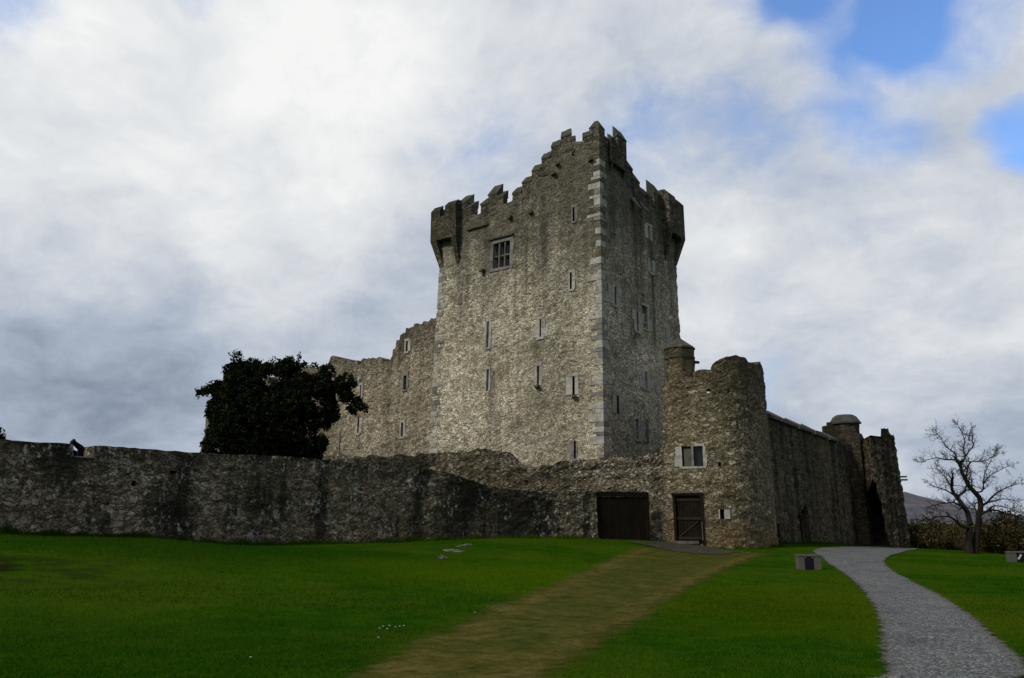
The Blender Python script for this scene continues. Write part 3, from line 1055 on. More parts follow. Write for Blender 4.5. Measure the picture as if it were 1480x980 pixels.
# roof slab behind the parapet
rm = MB()
for z in (21.6,):
    rm.hexa([KP.P(0, z, .7), KP.P(sC, z, .7), KP.P(sB, z, .7), KP.P(KP.s[3], z, .7), KP.P(0, z + .2, .7), KP.P(sC, z + .2, .7), KP.P(sB, z + .2, .7), KP.P(KP.s[3], z + .2, .7)])
rm.build('roof', M['slate'], keep)
# three-light mullioned window
s0, s1, z0, z1, _d = mull
mb = MB()
for k in range(4):
    za, zb = z0 + (z1 - z0) * k / 4, z0 + (z1 - z0) * (k + 1) / 4 - 0.01
    pbox(mb, KP, s0 - random.uniform(0.22, 0.32), s0, za, zb, -0.03, 0.2)
    pbox(mb, KP, s1, s1 + random.uniform(0.2, 0.36), za, zb, -0.03, 0.2)
pbox(mb, KP, s0 - 0.26, s1 + 0.28, z1 + 0.003, z1 + 0.26, -0.032, 0.2)
pbox(mb, KP, s0 - 0.26, s1 + 0.28, z0 - 0.22, z0 - 0.01, -0.06, 0.2)
win = mb.build('mullioned_window', M['ashlar_dark'], keep)
mb = MB()
wd = (s1 - s0)
for f in (1 / 3, 2 / 3):
    pbox(mb, KP, s0 + wd * f - 0.055, s0 + wd * f + 0.055, z0, z1, 0.03, 0.20)
for k in range(3):
    a0 = s0 + wd * k / 3 + (0.055 if k else 0)
    a1 = s0 + wd * (k + 1) / 3 - (0.055 if k < 2 else 0)
    zm = z0 + (z1 - z0) * 0.47
    pbox(mb, KP, a0, a1, zm - 0.05, zm + 0.05, 0.04, 0.19)
mb.build('mullion', M['mullion'], win)
mb = MB()
pbox(mb, KP, s0 - 0.36, s1 + 0.30, z1 + 0.30, z1 + 0.42, -0.16, 0.1)
mb.build('drip_moulding', M['coping'], win)
mb = MB()
pbox(mb, KP, s0 - .02, s1 + .02, z0 - .02, z1 + .02, 0.34, 0.38)
mb.build('pane_or_dark_back', M['glass'], win)

# merlons: (px of left and right edge, py of the ridge, py of the eave) with their outward weathered slope
mer = [(661, 674, 284, 294), (674, 685, 292, 300), (695, 706, 285, 295), (706, 719, 268, 281), (719, 731, 276, 285), (741, 753, 270, 279), (755, 767, 254, 263), (769, 781, 237, 246),
       (783, 795, 219, 228), (797, 810, 202, 211), (811, 826, 186, 196), (826, 835, 194, 201), (844, 856, 188, 196)]
merR = [(883.5, 888, 195, 201), (889, 905, 189, 200), (906, 914, 232, 243), (915, 924, 250, 262), (925, 932.5, 268, 280), (935.5, 941, 276, 284), (942, 957, 269, 282), (874, 881.5, 196, 202)]


def z_on(path, px, py, d=0.0):
    return path.inv(px, py, d)[1]


for (p0, p1, yr, ye) in mer + merR:
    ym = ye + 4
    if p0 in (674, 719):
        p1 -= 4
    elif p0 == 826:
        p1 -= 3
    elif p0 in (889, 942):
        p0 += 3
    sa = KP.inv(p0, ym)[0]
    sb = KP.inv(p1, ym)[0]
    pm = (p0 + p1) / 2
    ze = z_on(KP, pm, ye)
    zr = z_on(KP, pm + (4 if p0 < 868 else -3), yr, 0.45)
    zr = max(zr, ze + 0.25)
    zbm = min(topf(sa), topf(sb)) - 0.5
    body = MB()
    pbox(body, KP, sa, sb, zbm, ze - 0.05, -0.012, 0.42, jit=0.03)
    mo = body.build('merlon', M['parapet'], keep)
    cap = MB()
    n = 2
    for k in range(n):
        a0, a1 = sa - 0.03 + (sb - sa + 0.06) * k / n, sa - 0.03 + (sb - sa + 0.06) * (k + 1) / n - 0.01
        pbox(cap, KP, a0, a1, ze - 0.05, ze + 0.06 + random.uniform(-.03, .03), -0.05, 0.46, z1in=zr - random.uniform(0, 0.06), jit=0.015)
    cap.build('coping', M['coping'], mo)
# corner pinnacle over the near angle
zc0 = topf(sC - 0.2) - 0.5
_, zp = KP.inv(866, 182)
_, zt = KP.inv(864, 171)
pin = MB()
cvec = KP.P(sC, zp)
ax = (KP.P(sC - 1, zp) - cvec).normalized()
ay = (KP.P(sC + 1, zp) - cvec).normalized()
q = [cvec + ax * -.01 + ay * -.01, cvec + ay * 0.72 - ax * .01, cvec + ay * 0.72 + ax * 0.72, cvec + ax * 0.72 - ay * .01]
pin.hexa([(p.x, p.y, zc0) for p in q] + [(p.x, p.y, zp) for p in q])
po = pin.build('pinnacle', M['parapet'], keep)
cp_ = MB()
ctr = sum(q, Vector()) / 4
q2 = [ctr + (p - ctr) * 1.08 for p in q]
q3 = [ctr + (p - ctr) * 0.30 for p in q]
cp_.hexa([(p.x, p.y, zp) for p in q2] + [(p.x, p.y, zt) for p in q3])
cp_.build('coping', M['coping'], po)

# projecting corner box on the shaded side under the two tall merlons
bx = MB()
sa, za = KP.inv(880, 236)
sb, zb = KP.inv(904, 240)
pbox(bx, KP, sa, sb - 0.3, za, topf(sa + 0.4) + 0.2, -0.30, 0.0)
mbx = bx.build('wall_head_box', M['parapet'], keep)
cb = MB()
for k in range(2):
    sx = sa + 0.1 + (sb - 0.3 - sa - 0.3) * k
    zc = za
    P = KP.P
    cb = MB()
    cb.hexa([P(sx, zc - .55, -.02), P(sx + .2, zc - .55, -.02), P(sx + .2, zc - .55, .1), P(sx, zc - .55, .1), P(sx, zc - .004, -.28), P(sx + .2, zc - .004, -.28), P(sx + .2, zc - .004, .1), P(sx, zc - .004, .1)])
    cb.build('corbel', M['coping'], mbx)


def bartizan(ca, sgn, pxl, pxr, ytop, ybot, ycor):
    """box turret carried out over a corner of the keep; pixel edges give its reach"""
    zb_, zt_ = ybot, ytop
    corner = KP.P(ca, zb_)
    ex = (KP.P((ca + 0.5) % KP.L if sgn > 0 else ca - 0.5, zb_) - corner)
    ex.z = 0
    ex.normalize()                      # along the face seen from the camera
    ey = (KP.P((ca - 0.5) % KP.L if sgn > 0 else ca + 0.5, zb_) - corner)
    ey.z = 0
    ey.normalize()                      # along the hidden face
    out = 0.55
    W1, W2 = pxl, pxr
    root = None
    mbw = MB()
    o = corner - ex * out - ey * out

    def wallrun(p, d, nrm, L, z0, z1, th=0.4):
        a, b = p, p + d * L
        mbw.hexa([(a.x, a.y, z0), (b.x, b.y, z0), (b.x + nrm.x * th, b.y + nrm.y * th, z0), (a.x + nrm.x * th, a.y + nrm.y * th, z0),
                  (a.x, a.y, z1), (b.x, b.y, z1), (b.x + nrm.x * th, b.y + nrm.y * th, z1), (a.x + nrm.x * th, a.y + nrm.y * th, z1)])
    wallrun(o, ex, ey, W1, zb_, zt_)
    wallrun(o + ey * 0.401, ey, ex, W2 - 0.401, zb_, zt_)
    e1 = o + ex * (W1 - 0.4) + ey * 0.401
    wallrun(e1, ey, ex, out + 0.3, zb_ - .003, zt_ - .003)
    e2 = o + ey * (W2 - 0.4) + ex * 0.401
    wallrun(e2, ex, ey, out + 0.3, zb_ - .003, zt_ - .003)
    # floor slab set inside, leaving the dark slot under the front
    f0 = o + ex * 0.45 + ey * 0.62
    wallrun(f0, ex, ey, W1 - 0.9, zb_ + .25, zb_ + .4, 1.0)
    root = mbw.build('bartizan', M['parapet'], keep)

    def merl(p, d, nrm, a0, a1, zl_, zh):
        m1 = MB()
        pa, pb = p + d * a0, p + d * a1
        m1.hexa([(pa.x, pa.y, zt_ - .002), (pb.x, pb.y, zt_ - .002), (pb.x + nrm.x * .38, pb.y + nrm.y * .38, zt_ - .002), (pa.x + nrm.x * .38, pa.y + nrm.y * .38, zt_ - .002),
                 (pa.x, pa.y, zl_), (pb.x, pb.y, zl_), (pb.x + nrm.x * .38, pb.y + nrm.y * .38, zh), (pa.x + nrm.x * .38, pa.y + nrm.y * .38, zh)])
        m1.build('merlon', M['parapet'], root)
    n1 = W1
    merl(o, ex, ey, 0.0, n1 * 0.36, zt_ + .55, zt_ + 1.0)
    merl(o, ex, ey, n1 * 0.56, n1 * 0.98, zt_ + .75, zt_ + 1.15)
    merl(o + ey * 0.42, ey, ex, 0.5, 1.1, zt_ + .55, zt_ + 1.0)
    merl(e1, ey, ex, 0.0, 0.75, zt_ + .75, zt_ + 1.1)
    # tapering brackets: one under the corner, one under each end
    zc_ = ycor
    br = MB()
    fa = [o, o + ex * .55, o + ex * .55 + ey * .55, o + ey * .55]
    fb = [corner + (ex + ey) * (-.02)] + [corner + ex * .35 - ey * .02, corner + ex * .35 + ey * .35, corner + ey * .35 - ex * .02]
    br.hexa([(p.x, p.y, zc_) for p in fb] + [(p.x, p.y, zb_ - .004) for p in fa])
    for (st, dd, nn, WW) in ((o, ex, ey, W1), (o, ey, ex, W2)):
        b0 = st + dd * (WW - .42)
        fa = [b0, b0 + dd * .42, b0 + dd * .42 + nn * .7, b0 + nn * .7]
        c0 = b0 + nn * (out - .02) + dd * .2
        fb = [c0, c0 + dd * .2, c0 + dd * .2 + nn * .3, c0 + nn * .3]
        br.hexa([(p.x, p.y, zc_ - 0.1) for p in fb] + [(p.x, p.y, zb_ - .006) for p in fa])
    br.build('bracket', M['parapet'], root)
    return root


zb1 = at(640, 346, 53.2).z
zt1 = at(640, 313, 53.2).z
bartizan(0.0, 1, 2.35, 2.2, zt1, zb1, at(636, 388, 53.4).z)
zb2 = at(988, 346, 54.8).z
zt2 = at(988, 306, 54.8).z
bartizan(sB, -1, 2.5, 2.3, zt2, zb2, at(982, 384, 54.8).z)

# long-and-short corner stones
for (cs, y0_, nm) in ((sC, 1.6, 'near'), (0.0, 2.2, 'far')):
    mb = MB()
    z = y0_
    k = 0
    while z < (24.6 if nm == 'near' else 19.0):
        h = random.choice((0.22, 0.28, 0.34, 0.42, 0.5))
        l1 = random.uniform(0.30, 0.55) if k % 2 else random.uniform(0.6, 1.05)
        l2 = random.uniform(0.55, 0.95) if k % 2 else random.uniform(0.25, 0.45)
        skip = random.random() < (0.30 if z > 17 else 0.16 if nm == 'near' else 0.35)
        if not skip:
            c0 = KP.P(cs, z, -0.03)
            c1 = KP.P(cs, z + h - 0.025, -0.03)
            a1 = (KP.P((cs - 1) % KP.L, z) - KP.P(cs, z)).normalized()
            a2 = (KP.P(cs + 1, z) - KP.P(cs, z)).normalized()
            jj_ = [random.uniform(-.02, .02) for _ in range(8)]
            pts = []
            for cc, off in ((c0, 0), (c1, 4)):
                pts += [cc, cc + a2 * (l2 + jj_[off]), cc + a2 * (l2 + jj_[off + 1]) + a1 * (l1 * .98), cc + a1 * (l1 + jj_[off + 2])]
            pts = [Vector((p.x, p.y, p.z)) for p in pts]
            mb = MB()
            for (d1, ln, other) in ((a1, l1, a2), (a2, l2, a1)):
                st = 0.0 if d1 is a1 else 0.121
                qa = [c0 + d1 * st, c0 + d1 * ln, c0 + d1 * ln + other * .12, c0 + d1 * st + other * .12]
                qb = [c1 + d1 * st, c1 + d1 * (ln + jj_[0]), c1 + d1 * (ln + jj_[0]) + other * .12, c1 + d1 * st + other * .12]
                mb.hexa(qa + qb)
            mb.build('quoin', M[random.choice(('ashlar', 'ashlar', 'ashlar_dark'))], keep)
        z += h
        k += 1

# ledges, spout stones, slanted slabs, pipe
mb = MB()
s_a, z_a = KP.inv(677, 333)
s_b, z_b = KP.inv(707, 324)
for k in range(4):
    pbox(mb, KP, s_a + (s_b - s_a) * k / 4, s_a + (s_b - s_a) * (k + 1) / 4 - .02, z_a - .03 + .02 * (k % 2), z_a + .13, -.16, .1)
mb.build('drip_ledge', M['coping'], keep)
for (px, py) in ((806, 238), (800, 252), (739, 315), (768, 308), (853, 232), (700, 392), (777, 559), (829, 573)):
    mb = MB()
    s_, z_ = KP.inv(px, py)
    pbox(mb, KP, s_ - .14, s_ + .14, z_ - .09, z_ + .09, -.30, .1, jit=.03)
    mb.build('corbel_stone', M['coping'], keep)
for (pa, pb) in (((909, 281), (916, 299)), ((920, 288), (927, 304))):
    mb = MB()
    s_a, z_a = KP.inv(*pa)
    s_b, z_b = KP.inv(*pb)
    P = KP.P
    w_ = 0.35
    mb.hexa([P(s_b - w_, z_b - .25, -.60), P(s_b + .1, z_b - .25, -.60), P(s_b + .1, z_b - .31, -.50), P(s_b - w_, z_b - .31, -.50),
             P(s_b - w_, z_a, .02), P(s_b + .1, z_a, .02), P(s_b + .1, z_a - .1, .1), P(s_b - w_, z_a - .1, .1)])
    mb.build('chute_slab', M['ashlar_dark'], keep)
s_a, z_a = KP.inv(934.5, 606)
s_b, z_b = KP.inv(934.5, 640)
mb = MB()
pbox(mb, KP, s_a - .07, s_a + .07, z_b, z_a, -.12, .05)
mb.build('drain_shaft', M['ashlar_dark'], keep)

# ------------------------------------------------------------------ ruined wing left of the keep
ul = (Vector(A) - Vector(C_)).normalized()
nin = Vector((-ul.y, ul.x)) * -1
w1 = Vector(A) + nin * 0.55 - ul * 0.6
w0 = w1 + ul * 30
WP = Path([w0, w1], batter=0.012, z0=2.0)
sl, _ = WP.inv(296, 620)
WP = Path([w1 + ul * (30 - sl), w1], batter=0.012, z0=2.0)
wing = thing('castle_wing', 'ruined pale stone wing with broken stepped top between the dark yew and the keep', 'castle ruin', (-13, 59.0, 0.8))
tp = [WP.inv(*p) for p in [(303, 579), (325, 577), (326, 566), (370, 562), (372, 548), (420, 544), (422, 531), (471, 531), (478, 519), (484, 517), (500, 518), (515, 521), (517, 521), (517.5, 528), (521, 528), (521.5, 521), (526, 517), (548, 516), (552, 518),
                           (554, 526), (561, 524), (567, 516), (568, 506), (572, 505), (573, 496), (578, 495), (579, 486), (586, 484), (587, 477), (597, 475), (598, 470), (610, 469), (611, 465), (626, 463)]]
ow = Openings(WP)
ow.slit(588, 493, 508, 0.20, 0.22, 0.22)
ow.slit(585, 543, 563, 0.30, 0.16, 0.18, 'ashlar_dark')
ow.slit(581, 611, 631, 0.22, 0.20, 0.20)
ow.slit(517.5, 604, 626, 0.18, 0.26, 0.24)
ow.slit(521, 557, 575, 0.15, 0.14, 0.14)
ow.slit(430, 600, 622, 0.2, 0.2, 0.2)
shell('wall', WP, M['wing'], wing, -0.5, 9.5, 16.0, prof(tp), step=0.22, holes=ow.h, thick=1.1, rough=0.09, rag=0.38, extra_s=[t[0] for t in tp])
ow.dress(wing)

# ------------------------------------------------------------------ outwork of rough rubble in front of the keep
OP = Path([tuple(at(p, 700, y))[:2] for p, y in ((440, 49.2), (560, 47.6), (700, 46.0), (800, 45.2), (870, 44.8), (930, 44.35), (964, 44.0))], batter=0.02, z0=1.0)
outw = thing('outwork_wall', 'low dark rubble wall with mossy uneven top at the foot of the keep', 'rubble wall', tuple(at(760, 778, 45.6)))
tp = [OP.inv(*p) for p in [(440, 661), (470, 660), (520, 658), (560, 659), (610, 657), (640, 655), (680, 652), (705, 650), (722, 651), (735, 655), (742, 662), (752, 669), (772, 677), (800, 672), (826, 667), (850, 663), (872, 661), (893, 657), (920, 662),
                           (940, 655), (964, 643)]]
oo = Openings(OP)
oo.slit(924, 655, 662, 0.3, 0, 0, lintel=False, sill=False)
shell('wall', OP, M['outwork'], outw, -0.6, 3.2, 6.5, prof(tp), step=0.2, thick=1.0, rough=0.16, rag=0.22, nf=1.2, extra_s=[t[0] for t in tp])
rp = MB()
s_, z_ = OP.inv(722, 651)
rp.tube([OP.P(s_, z_ - .3, .4), OP.P(s_, z_ + .33, .4)], [.035, .035], 6)
tag(rp.build('iron_rod', M['iron'], None, origin=OP.P(s_, z_ - .3, .4)), 'short iron rod standing on the low rubble wall below the keep', 'iron rod')

# ------------------------------------------------------------------ round tower, little turret and link wall
RC = Vector((at(1047, 700, 45.6).x, 45.6))
pts = []
ctl = [Vector(at(p, 700, y)[:2]) for p, y in ((961, 43.95), (985, 43.6), (1020, 43.15), (1050, 42.95), (1075, 43.2), (1094, 43.9), (1109, 45.0), (1117, 46.3), (1117, 47.9))]
for i in range(len(ctl) - 1):
    p0, p1, p2, p3 = ctl[max(i - 1, 0)], ctl[i], ctl[i + 1], ctl[min(i + 2, len(ctl) - 1)]
    for k in range(5):
        t = k / 5
        pts.append(0.5 * ((2 * p1) + (p2 - p0) * t + (2 * p0 - 5 * p1 + 4 * p2 - p3) * t * t + (3 * p1 - p0 - 3 * p2 + p3) * t ** 3))
pts.append(ctl[-1])
RP = Path(pts, batter=0.009, z0=1.0)
rt = thing('round_tower', 'ruinous round tower with a two-light window and an oak door beside the keep', 'round tower', (RC.x, RC.y, 0.4))
tp = []
for p in [(962, 556), (972, 552), (1000, 545), (1003, 536), (1018, 535), (1028, 533), (1030, 525), (1036, 521), (1045, 518), (1050, 514), (1078, 516), (1082, 523), (1090, 527), (1100, 527), (1108, 530)]:
    try:
        tp.append(RP.inv(*p))
    except ValueError:
        pass
tp = sorted(tp)
tp = [(0, tp[0][1])] + [t for t in tp if t[0] > 0.01] + [(tp[-1][0] + 0.6, tp[-1][1] - .1), (RP.L, tp[-1][1] - 0.3)]
orr = Openings(RP)
tw = orr.rect(985.5, 1016, 645, 674, 0.42)
dr = orr.rect(974, 1017, 716, 786, 0.28)
orr.slit(1044.5, 736, 750, 0.26, 0.10, 0.48)
orr.slit(1040.5, 668, 674, 0.16, 0, 0, lintel=False, sill=False)
orr.slit(1066, 609, 616, 0.20, 0, 0, lintel=False, sill=False)
orr.slit(1053, 563, 568, 0.16, 0, 0, lintel=False, sill=False)
lp = RP.inv(1024, 565)
orr.h.append((lp[0] - .09, lp[0] + .09, lp[1] - .1, lp[1] + .1, 0.9))
shell('wall', RP, M['round'], rt, -0.8, 9.0, 12.0, prof(tp), step=0.17, holes=orr.h, thick=0.9, rough=0.075, rag=0.10, extra_s=[t[0] for t in tp])
orr.dress(rt)
# two-light window
s0, s1, z0, z1, _d = tw
mb = MB()
for k in range(2):
    za, zb = z0 + (z1 - z0) * k / 2, z0 + (z1 - z0) * (k + 1) / 2 - .01
    pbox(mb, RP, s0 - (.40 if k == 0 else .34), s0, za, zb, -.03, .2)
    pbox(mb, RP, s1, s1 + (.14 if k else .2), za, zb, -.03, .2)
pbox(mb, RP, s0 - .1, s1 + .1, z1 + .004, z1 + .14, -.02, .25)
pbox(mb, RP, s0 - .15, s1 + .15, z0 - .12, z0 - .01, -.06, .2)
wn2 = mb.build('window', M['ashlar'], rt)
sm_ = (s0 + s1) / 2
mb = MB()
pbox(mb, RP, sm_ - .06, sm_ + .06, z0, z1, .02, .24)
mb.build('mullion', M['ashlar_dark'], wn2)
mb = MB()
pbox(mb, RP, s0 + .09, sm_ - .062, z0, z1 - .06, .12, .16)
mb.build('shutter', M['shutter'], wn2, label='grey green boarded left light of the window')
mb = MB()
pbox(mb, RP, sm_ + .062, s1, z0, z1, .32, .36)
mb.build('pane_or_dark_back', M['glass'], wn2)
# oak door with its frame, rails, pale threshold board and bolt
s0, s1, z0, z1, _d = dr
df = MB()
pbox(df, RP, s0, s0 + .13, z0, z1, -.06, .2)
pbox(df, RP, s1 - .14, s1, z0, z1 - .0, -.10, .2)
pbox(df, RP, s0 - .08, s1 + .05, z1 + .003, z1 + .12, -.12, .2)
do = df.build('door', M['oldwood'], rt)
mb = MB()
n = 7
for k in range(n):
    a0 = s0 + .14 + (s1 - s0 - .29) * k / n
    a1 = s0 + .14 + (s1 - s0 - .29) * (k + 1) / n - .012
    pbox(mb, RP, a0, a1, z0 + .16, z1 - .02, .10 + random.uniform(0, .015), .15)
mb.build('door_leaf', M['oldwood'], do)
M['railoak'] = plain('door_rail_oak', (0.035, 0.026, 0.018), var=0.4)
for zc in (z0 + .30, z0 + (z1 - z0) * .52, z1 - .22):
    mb = MB()
    pbox(mb, RP, s0 + .15, s1 - .16, zc - .07, zc + .07, .06, .095)
    mb.build('rail', M['railoak'], do)
P = RP.P
mb = MB()
mb.hexa([P(s0 + .2, z0 + .38, .065), P(s0 + .34, z0 + .38, .065), P(s0 + .34, z0 + .38, .095), P(s0 + .2, z0 + .38, .095),
         P(s1 - .36, z0 + (z1 - z0) * .47, .065), P(s1 - .22, z0 + (z1 - z0) * .47, .065), P(s1 - .22, z0 + (z1 - z0) * .47, .095), P(s1 - .36, z0 + (z1 - z0) * .47, .095)])
mb.build('brace', M['railoak'], do)
mb = MB()
pbox(mb, RP, s0 + .02, s1 - .30, z0 + .0, z0 + .15, -.10, .12)
mb.build('threshold', M['palewood'], do)
mb = MB()
pbox(mb, RP, s1 - .105, s1 - .06, z0 + .2, z0 + 1.15, -.14, -.105)
mb.build('bolt', M['iron'], do)
mb = MB()
pbox(mb, RP, s0 - .02, s1 - .02, z1 + .125, z1 + .16, -.16, -.05)
mb.build('lintel_bar', M['iron'], do)
# a floor inside so that the tower is not hollow from above
mb = MB()
mb.poly([RP.P(RP.L * k / 24, 8.2, .85) for k in range(25)])
mb.build('floor', M['slate'], rt)

# little capped turret between keep and round tower
TC = at(984, 560, 44.75)
tu = thing('stair_turret', 'slim turret with a pyramid stone cap squeezed between keep and round tower', 'turret', (TC.x, TC.y, 0.6))
fd = Vector((0.86, -0.5)).normalized()
hw, hd = 0.86, 0.8
tn = Vector((-fd.y, fd.x))
c2 = Vector((TC.x, TC.y))
ang0 = math.atan2(-0.95, -0.3)
tpts = [c2 + Vector((math.cos(R(200 + 45 * k + 22)), math.sin(R(200 + 45 * k + 22)))) * 0.86 for k in range(8)]
TP = Path(tpts, batter=0.0, z0=0, closed=True)
zt_ = at(984, 514, 44.2).z
ze_ = at(984, 503, 44.2).z
ot = Openings(TP)
ot.slit(989, 561, 569, 0.14, 0, 0, lintel=False, sill=False)
shell('wall', TP, M['round'], tu, 0.0, zt_ - 1, zt_, lambda s: zt_, step=0.2, holes=ot.h, rough=0.06)
ot.dress(tu)
mb = MB()
mb.v = []
TPo = Path([c2 + (p - c2) * 1.0 for p in tpts], closed=True)


def ringprism(mb, pts, za, zb, s0_=1.0, s1_=1.0):
    b = len(mb.v)
    n = len(pts)
    for sc_, z in ((s0_, za), (s1_, zb)):
        for p in pts:
            q_ = c2 + (p - c2) * sc_
            mb.v.append((q_.x, q_.y, z))
    for k in range(n):
        mb.f.append((b + k, b + (k + 1) % n, b + n + (k + 1) % n, b + n + k))
    mb.f.append(tuple(b + n + k for k in range(n)))
    mb.f.append(tuple(b + k for k in range(n))[::-1])


ringprism(mb, tpts, zt_ + .003, ze_, 1.0, 1.03)
mb.build('frieze', M['round'], tu)
mb = MB()
ringprism(mb, tpts, zt_ - .12, zt_, 1.05, 1.07)
mb.build('string_course', M['coping'], tu)
mb = MB()
apx = at(984, 490, 44.9).z
ringprism(mb, tpts, ze_ + .003, ze_ + .10, 1.10, 1.10)
ringprism(mb, tpts, ze_ + .103, apx, 1.08, 0.12)
mb.build('cap', M['slate'], tu)
mb = MB()
p_ = at(1000, 523, 44.7)
mb.hexa([p_ + Vector(v) for v in ((-.1, -.1, -.08), (.42, -.1, -.1), (.42, .1, -.1), (-.1, .1, -.08), (-.1, -.1, .08), (.42, -.1, .02), (.42, .1, .02), (-.1, .1, .08))])
mb.build('spout', M['coping'], tu)

# ------------------------------------------------------------------ the front boundary wall with its gun embrasure
FP = Path([tuple(at(p, 715, y))[:2] for p, y in WALL_PX], batter=0.03, z0=1.0)
fw = thing('boundary_wall', 'long dark weathered stone wall across the lawn with a gun embrasure near its left end', 'stone wall', tuple(at(430, 788, 33.2)))
em0, ze0 = FP.inv(106.5, 661)
em1, _ = FP.inv(136, 661)
tp = [FP.inv(*p) for p in [(-250, 615), (-120, 624), (0, 635), (60, 639), (106.4, 642)]] + [(em0 + .02, ze0), (em1 - .02, ze0)] + \
     [FP.inv(*p) for p in [(136.2, 644), (200, 648), (290, 655), (400, 659), (470, 665), (520, 670), (560, 674), (600, 677), (640, 681), (660, 687), (690, 698), (715, 704), (740, 708), (800, 710), (863, 710)]]
of = Openings(FP)
of.slit(250, 681, 688, 0.26, 0, 0, lintel=False, sill=False, depth=.35)
of.slit(193, 694, 703, 0.16, 0, 0, lintel=False, sill=False, depth=.3)
shell('wall', FP, M['front'], fw, -0.8, 2.6, 5.0, prof(tp), step=0.17, holes=of.h, thick=0.85, rough=0.10, rag=0.035, nf=1.5, extra_s=[t[0] for t in tp])
of.dress(fw)
mb = MB()
pbox(mb, FP, em0 + .04, em1 - .04, ze0 + .003, ze0 + .05, -.05, .45)
mb.build('sill', M['ashlar_dark'], fw)
# wall walk of earth and stone behind
mb = MB()
prev = None
for k in range(26):
    s_ = FP.s[6] * k / 25
    mb.v += [tuple(FP.P(s_, ze0 - .35, .86)), tuple(FP.P(s_, ze0 - .35, 3.6)), tuple(FP.P(s_, 0.3, 4.4))]
    if k:
        b = len(mb.v) - 6
        mb.f += [(b, b + 3, b + 4, b + 1), (b + 1, b + 4, b + 5, b + 2)]
mb.build('wall_walk', M['slate'], fw)
# heavy plank gate closing the gap to the round tower
g0 = at(864, 780, 42.6)
g1 = at(936, 782, 43.5)
GP = Path([g0[:2], g1[:2]])
zg0 = min(hgt(g0.x, g0.y), hgt(g1.x, g1.y)) - .05
zg1 = GP.inv(900, 711)[1]
gt = thing('plank_gate', 'wide blackened plank gate closing the gap between boundary wall and round tower', 'gate', tuple((g0 + g1) / 2))
mb = MB()
n = 15
for k in range(n):
    pbox(mb, GP, GP.L * k / n, GP.L * (k + 1) / n - .01, zg0 + .06, zg1 - .26, random.uniform(0, .02), .06)
mb.build('leaf', M['oldwood'], gt)
mb = MB()
pbox(mb, GP, 0, GP.L, zg1 - .25, zg1, -.05, .14)
mb.build('head_beam', M['oldwood'], gt)
for sx in (-.16, GP.L - .02):
    mb = MB()
    pbox(mb, GP, sx, sx + .16, zg0, zg1 + .01, -.06, .16)
    mb.build('post', M['oldwood'], gt)

# ------------------------------------------------------------------ right-hand curtain wall
cw0 = at(1095, 700, 46.6)
cw1 = at(1186, 640, 57.2)
dirc = (Vector(cw1[:2]) - Vector(cw0[:2])).normalized()
cwe = Vector(cw0[:2]) + dirc * 22.5
CP = Path([cw0[:2], cwe], batter=0.02, z0=1.0)
cw = thing('curtain_wall', 'long streaked curtain wall with sloping slab coping and a pointed doorway behind the gravel path', 'castle wall', tuple(at(1170, 787, 54)))
tp = [CP.inv(*p) for p in [(1100, 598), (1113, 603), (1130, 609), (1150, 617), (1170, 624), (1190, 632), (1210, 637), (1240, 648)]]
oc = Openings(CP)
# pointed doorway: stacked rectangles narrowing to the top
for (a, b, t_, bo) in ((1158.5, 1168, 744, 790), (1158.8, 1167.7, 741, 744), (1159.2, 1167.3, 738, 741), (1159.8, 1166.8, 735, 738), (1160.6, 1166, 732, 735), (1161.5, 1165.2, 730, 732), (1162.4, 1164.4, 728, 730)):
    oc.rect(a, b, t_, bo, .6)
oc.rect(1121.5, 1128, 757, 790, .5)
shell('wall', CP, M['curtain'], cw, -1.2, 5.0, 9.0, prof(tp), step=0.2, holes=oc.h, thick=1.0, rough=0.12, rag=0.12)
mb = MB()
tpf = prof(tp)
for (pa, pb) in ((1110, 1126), (1127, 1150), (1151, 1172), (1173, 1192), (1193, 1206)):
    sa, _ = CP.inv(pa, 610)
    sb, _ = CP.inv(pb, 620)
    za, zb = tpf(sa) - .1, tpf(sb) - .1
    P = CP.P
    lift = random.uniform(.0, .12)
    mb.hexa([P(sa, za, -.22), P(sb, zb, -.22), P(sb, zb, 1.1), P(sa, za, 1.1), P(sa, za + .16 + lift, -.22), P(sb, zb + .16, -.22), P(sb, zb + .75, .75), P(sa, za + .75 + lift, .75)])
mb.build('slab_coping', M['slate'], cw)
arch = MB()
s_, z_ = CP.inv(1163.5, 788)
sl_, zl_ = CP.inv(1158.5, 760)
sr_, zr_ = CP.inv(1168.2, 760)
_, zsp = CP.inv(1163.5, 742)
_, zap = CP.inv(1163.5, 726)
for k in range(6):
    za, zb = z_ + (zsp - z_) * k / 6, z_ + (zsp - z_) * (k + 1) / 6 - .015
    ww = (.16, .26)[k % 2]
    pbox(arch, CP, sl_ - ww, sl_, za, zb, -.10, .2)
    pbox(arch, CP, sr_, sr_ + ww, za, zb, -.10, .2)
arch.build('doorway', M['curtain'], cw)

